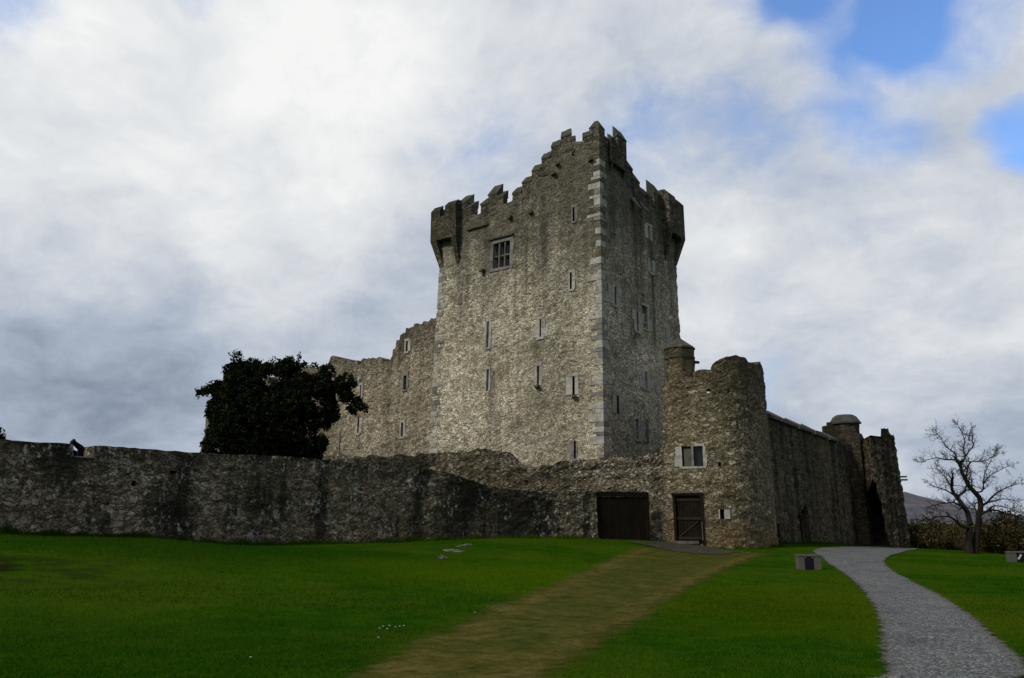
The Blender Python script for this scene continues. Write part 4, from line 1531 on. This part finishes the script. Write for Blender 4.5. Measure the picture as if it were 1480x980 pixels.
# corner tower at the far right with its capped turret
q0 = at(1238, 700, 67.5)
q1 = at(1262, 700, 61.0)
q2 = at(1306, 700, 63.6)
q3 = Vector((q0.x + q2.x - q1.x, q0.y + q2.y - q1.y + 3, 0))
FT = Path([q0[:2], q1[:2], q2[:2], q3[:2]], batter=0.035, z0=1.0, closed=True)
ft = thing('corner_tower', 'dark battered corner tower with a broken top at the far right end of the castle', 'castle tower', (q1.x + 1.2, q1.y + 2.5, -.3))
tp = [FT.inv(*p) for p in [(1241, 641), (1250, 634), (1262, 633), (1270, 633.5), (1272.5, 633), (1273, 620), (1290, 619), (1294, 620), (1295, 628), (1299, 630)]]
tp = [(0, tp[0][1])] + tp + [(FT.s[2], tp[-1][1]), (FT.L, tp[0][1])]
oft = Openings(FT)
oft.h.append(('poly', [FT.inv(*p) for p in ((1240, 800), (1241, 778), (1247, 752), (1249, 736), (1253, 716), (1258, 700), (1262, 692), (1266, 699), (1268, 712), (1273, 726), (1274, 742), (1280, 757), (1281, 770), (1288, 790), (1291, 800))], 1.5))
shell('wall', FT, M['curtain'], ft, -1.5, 7.8, 10.5, prof(tp), step=0.22, holes=oft.h, rough=0.14, rag=0.12, thick=.0 or None, extra_s=[t[0] for t in tp])
mb = MB()
mb.poly([FT.P(s_, 8.4, .1) for s_ in (0, FT.s[1], FT.s[2], FT.s[3])])
mb.build('roof', M['slate'], ft)
for (px, py) in ((1307, 689), (1308, 693.5)):
    mb = MB()
    p_ = at(px - 8, py, 63.5)
    mb.hexa([p_ + Vector(v) for v in ((-.2, -.1, -.08), (.62, -.1, -.06), (.62, .1, -.06), (-.2, .1, -.08), (-.2, -.1, .06), (.62, -.1, .06), (.62, .1, .06), (-.2, .1, .06))])
    mb.build('spout', M['coping'], ft)

c2 = Vector(at(1224, 640, 65.5)[:2])
ct = thing('capped_turret', 'squat turret with a flat octagonal stone cap rising behind the curtain wall', 'turret', (c2.x, c2.y, 0))
opts = [c2 + Vector((math.cos(R(22.5 + 45 * k)), math.sin(R(22.5 + 45 * k)))) * 1.08 for k in range(8)]
opts = opts[4:] + opts[:4]
OT = Path(opts, closed=True)
zt_ = at(1222, 611, 64.3).z
shell('wall', OT, M['curtain'], ct, 0, zt_ - 1, zt_, lambda s: zt_, step=.22, rough=.06)
mb = MB()
zc1 = at(1222, 605, 64.3).z
ringprism(mb, opts, zt_ + .003, zt_ + .14, 1.16, 1.18)
ringprism(mb, opts, zt_ + .143, at(1222, 600, 64.3).z, 1.14, .86)
ringprism(mb, opts, at(1222, 600, 64.3).z + .003, at(1222, 597.5, 64.3).z, .84, .66)
mb.build('cap', M['slate'], ct)
b2 = MB()
base2 = [c2 + (p - c2) * 1.30 for p in opts]
ringprism(b2, base2, 0, at(1222, 632, 64).z, 1, 1)
ringprism(b2, base2, at(1222, 632, 64).z + .003, at(1222, 625, 64).z, .95, .86)
b2.build('base', M['curtain'], ct)
mb = MB()
p_ = at(1196, 616, 62.6)
mb.box(p_.x - .35, p_.x + .5, p_.y - .3, p_.y + .3, p_.z - 1.2, p_.z)
mb.box(p_.x + .0, p_.x + .3, p_.y - .2, p_.y + .2, p_.z + .003, p_.z + .3)
mb.build('chimney', M['curtain'], ct)

# ------------------------------------------------------------------ the cannon
cb_ = at(117, 655, 28.9)
can = thing('cannon', 'black iron cannon pointing up through the gap in the boundary wall', 'cannon', (cb_.x + .3, cb_.y, ze0 - .35))
mz = at(104, 637.5, 28.6)
bz = at(130, 658.5, 29.2)
ax_ = (mz - bz)
prof_r = [(-.12, .05), (-.06, .07), (0, .135), (.05, .15), (.1, .135), (.5, .125), (.52, .135), (.6, .12), (1.0 * .86, .10), (.90, .105), (.95, .135), (1.0, .125), (1.003, .07)]
mb = MB()
mb.tube([bz + ax_ * t for t, r in prof_r], [r * .86 for t, r in prof_r], 16)
mb.build('barrel', M['barrel'], can, smooth=False)
mb = MB()
sd = Vector((-ax_.y, ax_.x, 0)).normalized()
fdv = Vector((ax_.x, ax_.y, 0)).normalized()
md = bz + ax_ * .38
zf = ze0 - .35
for sg in (-1, 1):
    c0 = md + sd * (.17 * sg)
    pl = [c0 - fdv * .75, c0 + fdv * .30]
    mb.hexa([(pl[0].x, pl[0].y, zf + .15), (pl[1].x, pl[1].y, zf + .15), (pl[1].x + sd.x * .07, pl[1].y + sd.y * .07, zf + .15), (pl[0].x + sd.x * .07, pl[0].y + sd.y * .07, zf + .15),
             (pl[0].x, pl[0].y, zf + .4), (pl[1].x, pl[1].y, md.z), (pl[1].x + sd.x * .07, pl[1].y + sd.y * .07, md.z), (pl[0].x + sd.x * .07, pl[0].y + sd.y * .07, zf + .4)])
mb.build('carriage', M['barrel'], can)
for t in (-.55, .15):
    for sg in (-1, 1):
        c0 = md + fdv * t + sd * (.24 * sg)
        mb = MB()
        c0.z = zf + .15
        mb.tube([c0 - sd * .05, c0 + sd * .05], [.15, .15], 14)
        mb.build('wheel', M['barrel'], can)

# ------------------------------------------------------------------ trees
def leaves(pts, size, per, spread, up=0.3):
    """many small leaf faces round each point, as arrays"""
    pts = np.asarray(pts)
    n = len(pts) * per
    c = np.repeat(pts, per, 0) + rng.normal(0, spread, (n, 3))
    a = rng.normal(0, 1, (n, 3))
    a[:, 2] += up
    a /= np.linalg.norm(a, axis=1)[:, None]
    b = np.cross(a, rng.normal(0, 1, (n, 3)))
    b /= np.linalg.norm(b, axis=1)[:, None] + 1e-9
    l = size * rng.uniform(0.6, 1.4, (n, 1))
    wd = l * rng.uniform(0.25, 0.45, (n, 1))
    v = np.stack([c - a * l * .5, c + b * wd, c + a * l * .5, c - b * wd], 1).reshape(-1, 3)
    f = np.arange(n * 4).reshape(-1, 4)
    return v, f


def nmesh(name, v, f, mat, parent):
    me = bpy.data.meshes.new(name)
    off = np.array(wloc(parent)) if parent is not None else np.zeros(3)
    v = (v - off).astype(np.float32)
    k = f.shape[1]
    me.vertices.add(len(v))
    me.vertices.foreach_set('co', v.ravel())
    me.loops.add(len(f) * k)
    me.loops.foreach_set('vertex_index', f.ravel().astype(np.int32))
    me.polygons.add(len(f))
    me.polygons.foreach_set('loop_start', (np.arange(len(f)) * k).astype(np.int32))
    me.update()
    me.materials.append(mat)
    o = bpy.data.objects.new(name, me)
    COL.objects.link(o)
    if parent is not None:
        o.parent = parent
    return o


YD = 44.0
yew = thing('yew_tree', 'broad dark yew tree rising behind the boundary wall beside the ruined wing', 'tree', tuple(at(400, 770, YD)))
zm = [(36, 860), (100, 700), (130, 600), (122, 450), (190, 400), (150, 370), (150, 290), (190, 280), (250, 290), (255, 170), (300, 70), (350, 60), (380, 85), (400, 70), (430, 100), (460, 60), (480, 90), (520, 110), (530, 150), (600, 140),
      (615, 90), (690, 90), (725, 110), (780, 85), (800, 130), (850, 165), (865, 110), (885, 150), (940, 140), (975, 140), (985, 200), (1050, 160), (1130, 190), (1240, 260), (1260, 350), (1350, 480), (1320, 500), (1240, 550), (1170, 560),
      (1200, 470), (1110, 400), (1140, 560), (1060, 650), (1070, 800), (1000, 900), (500, 960), (36, 940)]
ypoly = []
for (X, Y) in zm:
    p = at(280 + X / 5.446, 500 + Y / 5.446, YD)
    ypoly.append((p.x, p.z))
yholes = [(490, 250, 14), (600, 290, 14), (790, 262, 10), (632, 360, 12), (972, 430, 13), (988, 475, 11), (985, 670, 18), (880, 640, 10), (900, 600, 9), (755, 600, 10), (618, 240, 10), (1000, 575, 12), (706, 282, 9), (1110, 250, 12)]
hol = []
for X, Y, r in yholes:
    p = at(280 + X / 5.446, 500 + Y / 5.446, YD)
    hol.append((p.x, p.z, r / 5.446 / FPX * YD * 1.6 + .17))
xs = np.array([p[0] for p in ypoly])
zs_ = np.array([p[1] for p in ypoly])
cnt = 30000
qx = rng.uniform(xs.min(), xs.max(), cnt)
qz = rng.uniform(zs_.min() - .3, zs_.max(), cnt)
ins = inpoly(qx, qz, ypoly)
# distance to the outline gives the crown its depth
pa = np.array(ypoly)
pb = np.roll(pa, -1, 0)
dmin = np.full(cnt, 1e9)
for a_, b_ in zip(pa, pb):
    e = b_ - a_
    t = np.clip(((qx - a_[0]) * e[0] + (qz - a_[1]) * e[1]) / (e @ e + 1e-9), 0, 1)
    dmin = np.minimum(dmin, np.hypot(qx - a_[0] - t * e[0], qz - a_[1] - t * e[1]))
ero = np.array([mn.noise(Vector((x_ * 0.9, z_ * 0.9, 3.3))) + .6 * mn.noise(Vector((x_ * 2.3, z_ * 2.3, 1.3))) for x_, z_ in zip(qx, qz)])
keepm = ins & (dmin > 0.04 + 0.75 * np.clip(ero, 0, 1))
for hx, hz, hr in hol:
    keepm &= np.hypot(qx - hx, qz - hz) > hr
qx, qz, dm = qx[keepm], qz[keepm], dmin[keepm]
half = np.sqrt(np.clip(dm, 0, 4.0)) * 1.15
qy = YD + half * rng.uniform(-1, 1, len(qx)) ** 1.0
# clump the points so that the crown breaks into sprays
cl = np.stack([qx, qy, qz], 1)
sel = np.array([mn.noise(Vector(p) * 1.5) for p in cl]) > -0.06
sel |= rng.random(len(cl)) < 0.10
cl = cl[sel]
# upright sprays along the top of the outline
top_pts = []
for a_, b_ in zip(pa, pb):
    if max(a_[1], b_[1]) < at(400, 590, YD).z or mn.noise(Vector((a_[0] * .9, a_[1] * .9, 3.3))) > .12:
        continue
    for _ in range(int(np.hypot(*(b_ - a_)) * 4)):
        t_ = random.random()
        p_ = a_ + (b_ - a_) * t_
        hh = random.uniform(.08, .34) * (1.3 if random.random() < .15 else .8)
        lx = random.gauss(0, .18) + (.2 if p_[0] > xs.max() - 2.5 else 0)
        for q_ in range(7):
            top_pts.append((p_[0] + lx * q_ / 6 * hh * 2, YD + random.gauss(0, .25), p_[1] - .15 + hh * q_ / 6))
cl = np.concatenate([cl, np.array(top_pts)])
v, f = leaves(cl, 0.13, 13, 0.075, 0.6)
nmesh('crown', v, f, M['yew'], yew)
mb = MB()
tb = Vector(yew.location)
mb.tube([tb + Vector((0, 0, -.4)), tb + Vector((.05, 0, 1.5)), tb + Vector((-.1, .1, 4)), tb + Vector((0, 0, 7.5))], [.55, .42, .32, .1], 9)
for k in range(14):
    i = rng.integers(len(cl))
    while cl[i][0] > tb.x + 1.8 or cl[i][2] > tb.z + 8.5:
        i = rng.integers(len(cl))
    e = Vector(cl[i])
    st = tb + Vector((0, 0, random.uniform(1.2, 4.5)))
    mb.tube([st, st.lerp(e, .5) + Vector((0, 0, .3)), e], [.16, .09, .03], 6)
e = at(300, 562, YD)
mb.tube([tb + Vector((0, 0, 4.2)), at(340, 570, YD), at(318, 562, YD), e], [.12, .07, .04, .02], 6)
mb.build('trunk', M['yewbark'], yew)
tf = np.array([tuple(at(280 + X / 5.446, 500 + Y / 5.446, YD)) for X, Y in [(60, 360), (80, 345), (100, 340), (115, 345), (85, 368), (70, 372), (50, 370), (120, 350), (140, 355)]])
tf = np.repeat(tf, 7, 0) + rng.normal(0, .09, (len(tf) * 7, 3))
v, f = leaves(tf, .17, 7, .06, .3)
nmesh('spray', v, f, M['yew'], yew)

ev = thing('conifer_tree', 'tip of a dark conifer showing over the left end of the boundary wall', 'tree', tuple(at(-30, 770, 40)))
pt = []
for k in range(900):
    t = random.random()
    hgt_ = 1.2 + t * (at(-30, 616, 40).z - 1.4)
    rr = (1 - t) ** .8 * 2.5 + .06
    an = random.uniform(0, 6.28)
    q_ = rr * math.sqrt(random.random())
    pt.append((ev.location.x + q_ * math.cos(an), ev.location.y + q_ * math.sin(an), hgt_ - q_ * .25 + .4 * mn.noise(Vector((an * 2, hgt_ * 2, 0)))))
v, f = leaves(pt, .22, 12, .10, .1)
nmesh('crown', v, f, M['yew'], ev)
mb = MB()
mb.tube([ev.location + Vector((0, 0, -.3)), ev.location + Vector((0, 0, 5))], [.2, .04], 8)
mb.build('trunk', M['yewbark'], ev)

# bare tree: main limbs drawn from the photograph, twigs grown on them
BD = 52.0
bt = thing('bare_tree', 'leafless twisted tree on the lawn right of the castle with mountain behind', 'tree', tuple(gpt(1402, 800)))
BD = bt.location.y


def T(X, Y, dy=0.0):
    return at(1320 + X / 4.2625, 600 + Y / 4.2625, BD + dy)


limbs = [
    ([(345, 870, 0), (343, 800, 0), (346, 720, 0), (350, 660, .1), (335, 600, .2), (300, 550, .3), (265, 505, .4), (238, 455, .3), (236, 415, .2), (244, 375, 0)], .27, .07),
    ([(372, 865, .3), (385, 780, .3), (400, 690, .2), (405, 620, 0), (415, 560, -.1), (408, 515, -.2), (372, 470, -.3), (345, 435, -.3), (325, 400, -.2), (300, 350, 0), (287, 310, .2), (268, 275, .3)], .24, .10),
    ([(268, 275, .3), (300, 290, .3), (320, 255, .2), (312, 205, .1), (318, 160, 0), (302, 115, -.1), (282, 75, -.2)], .075, .02),
    ([(320, 255, .2), (350, 215, .4), (370, 185, .5), (362, 160, .5), (338, 150, .4), (350, 110, .3)], .055, .02),
    ([(268, 275, .3), (205, 272, 0), (150, 265, -.3), (95, 272, -.6), (55, 290, -.8)], .07, .015),
    ([(268, 275, .3), (255, 235, .5), (205, 195, .8), (175, 150, 1.0), (148, 118, 1.1)], .06, .015),
    ([(300, 350, 0), (340, 320, -.5), (355, 350, -.8), (350, 385, -1)], .06, .02),
    ([(325, 400, -.2), (345, 300, -.6), (400, 285, -.9), (450, 275, -1.1), (500, 255, -1.2)], .06, .015),
    ([(372, 470, -.3), (420, 470, .2), (435, 420, .5), (470, 375, .8), (520, 345, .9), (575, 318, 1.0)], .07, .015),
    ([(415, 560, -.1), (455, 540, .3), (490, 500, .6), (540, 465, .8), (590, 440, .9), (645, 425, 1.0)], .10, .02),
    ([(405, 620, 0), (455, 590, -.5), (520, 590, -.9), (580, 610, -1.1), (640, 620, -1.3), (690, 650, -1.4)], .10, .02),
    ([(335, 600, .2), (290, 555, -.3), (230, 540, -.6), (170, 545, -.9), (110, 560, -1.1)], .08, .02),
    ([(350, 690, 0), (310, 690, -.3), (265, 655, -.6), (215, 625, -.8), (150, 625, -1.0), (85, 655, -1.1), (20, 640, -1.2)], .09, .02),
    ([(265, 505, .4), (215, 470, .7), (170, 450, .9), (110, 430, 1.0)], .07, .02),
    ([(238, 455, .3), (210, 400, .5), (175, 360, .6), (150, 335, .7)], .06, .015),
    ([(265, 505, .4), (310, 470, .1), (330, 430, -.2), (322, 390, -.4)], .08, .03),
    ([(405, 620, 0), (375, 570, .5), (390, 540, .9), (350, 560, 1.1)], .05, .015),
    ([(435, 420, .5), (440, 360, .7), (470, 300, .8), (500, 240, .9)], .05, .015),
    ([(455, 540, .3), (520, 520, -.2), (590, 520, -.5), (660, 560, -.7)], .06, .015),
    ([(455, 590, -.5), (500, 560, -1.0), (570, 570, -1.4), (630, 590, -1.6)], .06, .015),
]
tm, wm_ = MB(), MB()


def smooth_line(pts, n=4):
    out = []
    for i in range(len(pts) - 1):
        p0, p1, p2, p3 = pts[max(i - 1, 0)], pts[i], pts[i + 1], pts[min(i + 2, len(pts) - 1)]
        for k in range(n):
            t = k / n
            out.append(0.5 * ((2 * p1) + (p2 - p0) * t + (2 * p0 - 5 * p1 + 4 * p2 - p3) * t * t + (3 * p1 - p0 - 3 * p2 + p3) * t ** 3))
    out.append(pts[-1])
    return out


def twig(p, d, L, r, lev):
    n = 4 if lev < 2 else 3
    pts = [p]
    dd = d.copy()
    for k in range(n):
        dd = (dd + Vector((random.gauss(0, .28), random.gauss(0, .28), random.gauss(0.05, .24)))).normalized()
        pts.append(pts[-1] + dd * (L / n))
    wm_.tube(pts, [r * (1 - .75 * k / n) for k in range(n + 1)], 4 if lev < 2 else 3, cap=False)
    if lev >= 3:
        return
    for k in range(1, n + 1):
        for _ in range(2 if lev < 2 else random.choice((1, 2))):
            if random.random() < .68:
                nd = (dd + Vector((random.gauss(0, .8), random.gauss(0, .8), random.gauss(.15, .6)))).normalized()
                twig(pts[k], nd, L * random.uniform(.42, .7), max(r * (1 - .75 * k / n) * .68, .008), lev + 1)


for li, (pl, r0, r1) in enumerate(limbs):
    pts = smooth_line([T(*q) for q in pl])
    pts = [p + Vector((mn.noise(p * 2.1) * .05, mn.noise(p * 1.7 + Vector((9, 0, 0))) * .08, mn.noise(p * 1.9 + Vector((0, 9, 0))) * .05)) for p in pts]
    n = len(pts)
    rad = [r0 + (r1 - r0) * (k / (n - 1)) ** .8 for k in range(n)]
    if li < 2:
        rad = [rr * (1 + .5 * max(0, 1 - k / 4)) for k, rr in enumerate(rad)]
    (tm if li < 2 else wm_).tube(pts, rad, 9 if li < 2 else 6)
    for k in range(int(n * (.55 if li < 2 else .15)), n):
        for _ in range(2 if li >= 2 else 1):
            if random.random() < .55:
                t = (pts[min(k + 1, n - 1)] - pts[max(k - 1, 0)]).normalized()
                nd = (t * .6 + Vector((random.gauss(0, .7), random.gauss(0, .7), random.gauss(.2, .6)))).normalized()
                twig(pts[k], nd, random.uniform(.35, .8), max(rad[k] * .5, .018), 1)
    t = (pts[-1] - pts[-3]).normalized()
    twig(pts[-1], t, random.uniform(.35, .6), r1 * .8, 0)
tm.build('trunk', M['bark'], bt, smooth=True)
wm_.build('branches', M['bark'], bt)


# scrub bushes behind the bare tree
def shrub(px, py, Y, wd, ht, label, ns=70, leafy=0.5):
    base = at(px, py, Y)
    base.z = hgt(base.x, base.y) - .05
    o = thing('shrub', label, 'shrub', tuple(base), 'brown scrub behind the bare tree')
    mb = MB()
    tips = []
    for k in range(ns):
        an = random.uniform(0, 6.28)
        q_ = math.sqrt(random.random()) * wd * .5
        p = base + Vector((q_ * math.cos(an) * .7, q_ * math.sin(an) * .7, 0))
        h = ht * (1 - .55 * (q_ / (wd * .5)) ** 2) * random.uniform(.65, 1.05)
        e = base + Vector((q_ * math.cos(an) * 1.15, q_ * math.sin(an) * 1.15, h))
        m = p.lerp(e, .5) + Vector((random.gauss(0, .12), random.gauss(0, .12), 0))
        mb.tube([p, m, e], [.03, .02, .008], 3, cap=False)
        for _ in range(7):
            s_ = p.lerp(e, random.uniform(.25, .95))
            e2 = s_ + Vector((random.gauss(0, .3), random.gauss(0, .3), random.uniform(.1, .6)))
            mb.tube([s_, e2], [.012, .006], 3, cap=False)
            tips += [tuple(e2), tuple(s_.lerp(e2, .5))]
    mb.build('stems', M['twig'], o)
    v, f = leaves(tips, .17, max(1, int(6 * leafy)), .16, .1)
    nmesh('foliage', v, f, M['scrubleaf'], o)
    return o


shrub(1335, 800, 66, 4.2, 2.1, 'low brown shrub at the foot of the corner tower')
shrub(1362, 800, 68, 4.6, 3.1, 'rounded brown shrub between corner tower and bare tree', 90)
shrub(1388, 800, 67, 3.8, 2.0, 'dull brown shrub just left of the bare tree trunk')
shrub(1422, 800, 64, 3.6, 2.7, 'twiggy dark shrub just behind the bare tree trunk', 90, .3)
shrub(1446, 802, 61, 3.6, 2.3, 'bushy brown shrub right of the bare tree trunk', 90)
shrub(1474, 806, 58, 4.2, 3.3, 'olive brown shrub above the half hidden stone block at the right edge', 90, .8)
shrub(1318, 797, 70, 3.0, 1.9, 'small pale brown shrub touching the corner tower wall', 50, .7)
shrub(1500, 806, 60, 4.0, 2.8, 'brown shrub cut by the right edge of the view', 60)

# ------------------------------------------------------------------ information blocks, rods, rock
def info(px, py0, py1, Y, wpx, label, plaque, dots):
    p = at(px, py1, Y)
    zg = hgt(p.x, p.y)
    wd = wpx / FPX * Y
    zt = at(px, py0, Y).z
    h = zt - zg
    o = thing('information_block', label, 'information sign', (p.x, p.y, zg))
    mb = MB()
    x0, x1 = p.x - wd / 2, p.x + wd / 2
    a0, a1 = x0 + wd * plaque[0], x0 + wd * plaque[1]
    dp = .32
    mb.box(x0, a0, p.y, p.y + dp, zg - .15, zt - .07)
    mb.box(a1, x1, p.y, p.y + dp, zg - .15, zt - .07)
    mb.box(a0, a1, p.y + .08, p.y + dp, zg - .15, zt - .07)
    st = mb.build('plinth', M['concrete'], o)
    mb = MB()
    mb.box(x0 - .02, x1 + .02, p.y - .02, p.y + dp + .02, zt - .067, zt)
    mb.build('cap_stone', M['concrete'], o)
    mb = MB()
    mb.box(a0 + .01, a1 - .01, p.y + .03, p.y + .077, zg + .03, zt - .075)
    pl = mb.build('plaque', M['plaque'], o)
    for (fx, fz, r) in dots:
        mb = MB()
        cx, cz = a0 + (a1 - a0) * fx, zg + h * fz
        mb.poly([(cx + r * math.cos(q * math.pi / 5), p.y + .027, cz + r * 1.2 * math.sin(q * math.pi / 5)) for q in range(10)])
        mb.build('emblem', M['emblem'], pl)
    if dots and len(dots) == 2:
        mb = MB()
        zc = zg + h * .72
        mb.poly([(a0 + .08, p.y + .027, zc), (a1 - .12, p.y + .027, zc), (a1 - .12, p.y + .027, zc + .012), (a0 + .08, p.y + .027, zc + .012)])
        mb.build('text_line', plain('faint_lettering', (0.07, 0.085, 0.10)), pl)


info(1171.5, 801.5, 823, 29.0, 31, 'low grey stone block with dark plaque on the grass left of the gravel path', (.27, .70), [(.18, .82, .022), (.86, .80, .022)])
info(1478, 797, 812, 38.0, 33, 'grey stone block half cut by the right edge in front of the scrub', (.28, .80), [(.28, .50, .05), (.38, .66, .05), (.17, .36, .045)])

p_ = at(491, 640, 50.0)
zg = hgt(p_.x, p_.y)
mb = MB()
zt = at(491, 624, 50).z
mb.tube([(p_.x, p_.y, zg - .2), (p_.x, p_.y, zt)], [.05, .045], 8)
tag(mb.build('metal_pole', M['iron'], None, origin=(p_.x, p_.y, zg)), 'thin dark pole standing in front of the ruined wing right of the yew', 'pole')

for (px, py, wd, ln, lab) in ((655, 797, .85, 1.5, 'larger grey rock slab breaking through the grass below the boundary wall'), (672, 789, .5, 1.1, 'smaller grey rock slab higher up the bank below the boundary wall'),
                              (640, 807, .3, .6, 'small flat stone in the grass downhill of the larger rock slab')):
    g = gpt(px, py)
    bm = bmesh.new()
    bmesh.ops.create_icosphere(bm, subdivisions=3, radius=1)
    for vt in bm.verts:
        q_ = vt.co.copy()
        k = 1 + .45 * mn.noise(q_ * 1.6 + g) + .2 * mn.noise(q_ * 4 + g)
        k2 = k + .5 * mn.noise(q_ * 2.7 + g * 2)
        x, y = q_.x * ln * .42 * k2, q_.y * wd * .42 * k2
        rx, ry = x * .55 - y * .83, x * .83 + y * .55
        vt.co = Vector((rx, ry, q_.z * .13 * k2 - .05 + .05 * mn.noise(q_ * 5 + g)))
        vt.co.z += hgt(g.x + rx, g.y + ry) - hgt(g.x, g.y)
    me = bpy.data.meshes.new('rock')
    bm.to_mesh(me)
    bm.free()
    me.materials.append(M['rock'])
    o = bpy.data.objects.new('rock', me)
    o.location = (g.x, g.y, hgt(g.x, g.y))
    COL.objects.link(o)
    tag(o, lab, 'rock', 'rocks on the lawn')

# ------------------------------------------------------------------ grass blades
def blades(n, ymin, ymax, hmin, hmax, wdt):
    u = rng.random(n)
    y = ymin * (ymax / ymin) ** u
    x = y * rng.uniform(-.78, .80, n)
    return x, y, rng.uniform(hmin, hmax, n), rng.uniform(.7, 1.3, n) * wdt


X, Y, H, Wd = [np.concatenate(q) for q in zip(blades(190000, 6.5, 18, .014, .045, .0045), blades(110000, 15, 44, .02, .06, .008))]
jx, jy = X + rng.normal(0, .11, len(X)), Y + rng.normal(0, .11, len(X))
eg = inpoly(jx, jy, gpath_p[0]) | inpoly(jx, jy, apron_p[1])
et = inpoly(X + rng.normal(0, .3, len(X)), Y + rng.normal(0, .3, len(X)), track_p[1])
bank_d = np.hypot((X + 12.6) * .55, Y - 17.8)
ok = ~eg & (~et | (rng.random(len(X)) < 0.30)) & ((bank_d > 2.6) | (rng.random(len(X)) < .25))
# nothing behind the walls
wx = np.array([FP.P(s, 1, -.05)[:2] for s in np.linspace(0, FP.L, 200)])
az = X / Y
wa = wx[:, 0] / wx[:, 1]
o_ = np.argsort(wa)
ylim = np.interp(az, wa[o_], wx[o_][:, 1], left=22, right=42.0)
ok &= (Y < ylim - .02)
X, Y, H, Wd = X[ok], Y[ok], H[ok], Wd[ok]
et = et[ok]
def foot(path, s0_, s1_, n):
    q_ = [path.P(random.uniform(s0_, s1_), .8, -abs(random.gauss(.03, .13))) for _ in range(n)]
    c_ = np.array([mn.noise(Vector((p.x * 1.3, p.y * 1.3, 0))) for p in q_])
    return np.array([p.x for p in q_]), np.array([p.y for p in q_]), rng.uniform(.05, .18, n) * (.6 + 2.0 * np.clip(c_ + .2, 0, 1)), rng.uniform(.008, .014, n)
ft_ = [foot(FP, FP.s[2], FP.L, 16000), foot(RP, RP.L * .35, RP.L, 2500), foot(CP, 1, CP.L, 3500), foot(FT, 0, FT.s[2], 1800)]
X, Y, H, Wd = [np.concatenate([b_] + [f_[i_] for f_ in ft_]) for i_, b_ in enumerate((X, Y, H, Wd))]
ok = np.concatenate([np.ones(len(et), bool), np.ones(len(X) - len(et), bool)])
et = np.concatenate([et, np.zeros(len(X) - len(et), bool)])
short = et[ok]
H = np.where(short, H * .5, H)
Z0 = hgt_arr(X, Y) - .004
an = rng.uniform(0, 6.283, len(X))
ln = rng.normal(0, .45, (len(X), 2)) * H[:, None]
dx, dy = np.cos(an) * Wd, np.sin(an) * Wd
v = np.stack([np.stack([X - dx, Y - dy, Z0], 1), np.stack([X + dx, Y + dy, Z0], 1), np.stack([X + ln[:, 0], Y + ln[:, 1], Z0 + H], 1)], 1).reshape(-1, 3)
f = np.arange(len(v)).reshape(-1, 3)
gm, GN, gb = new_mat('grass_blades')
gi = GN.new('ShaderNodeNewGeometry')
gc = GN.ramp(gi.outputs['Random Per Island'], [(0, (0.012, 0.052, 0.002)), (.5, (0.027, 0.088, 0.002)), (.85, (0.044, 0.108, 0.004)), (1, (0.085, 0.095, 0.012))])
gc = GN.mix(GN.rng(GN.noise(gi.outputs['Position'], .16, 4, .55), .42, .62, 0, .5, True), gc, (0.070, 0.112, 0.007))
gr = gc
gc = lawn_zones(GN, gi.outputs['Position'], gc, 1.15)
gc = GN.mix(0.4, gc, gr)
GN.put(gb.inputs['Base Color'], gc)
gb.inputs['Specular IOR Level'].default_value = .02
go = nmesh('grass', v, f, gm, None)
tag(go, 'short green blades of grass covering the lawn in front of the castle', 'grass', kind='stuff')

# a few white daisies on the left lawn
for i, (px, py) in enumerate(((548, 917), (553, 914), (559, 918), (562, 913), (571, 915), (577, 914), (583, 913), (546, 931), (686, 893), (361, 961))):
    g = gpt(px, py)
    mb = MB()
    z = hgt(g.x, g.y)
    mb.tube([(g.x, g.y, z), (g.x + .004, g.y, z + .085)], [.003, .002], 4)
    o = mb.build('daisy', M['yew'], None, origin=(g.x, g.y, z))
    h = MB()
    c = Vector((g.x + .004, g.y - .002, z + .09))
    h.poly([c + Vector((.016 * math.cos(k * .785), .016 * math.sin(k * .785), .004 * (k % 2))) for k in range(8)])
    h.v += [tuple(c + Vector((0, 0, -.008)))]
    for k in range(8):
        h.f.append((k, (k + 1) % 8, 8))
    h.build('petals', M['emblem'], o)
    tag(o, 'tiny white daisy in the grass beside the worn track', 'daisy', 'daisies in the lawn')
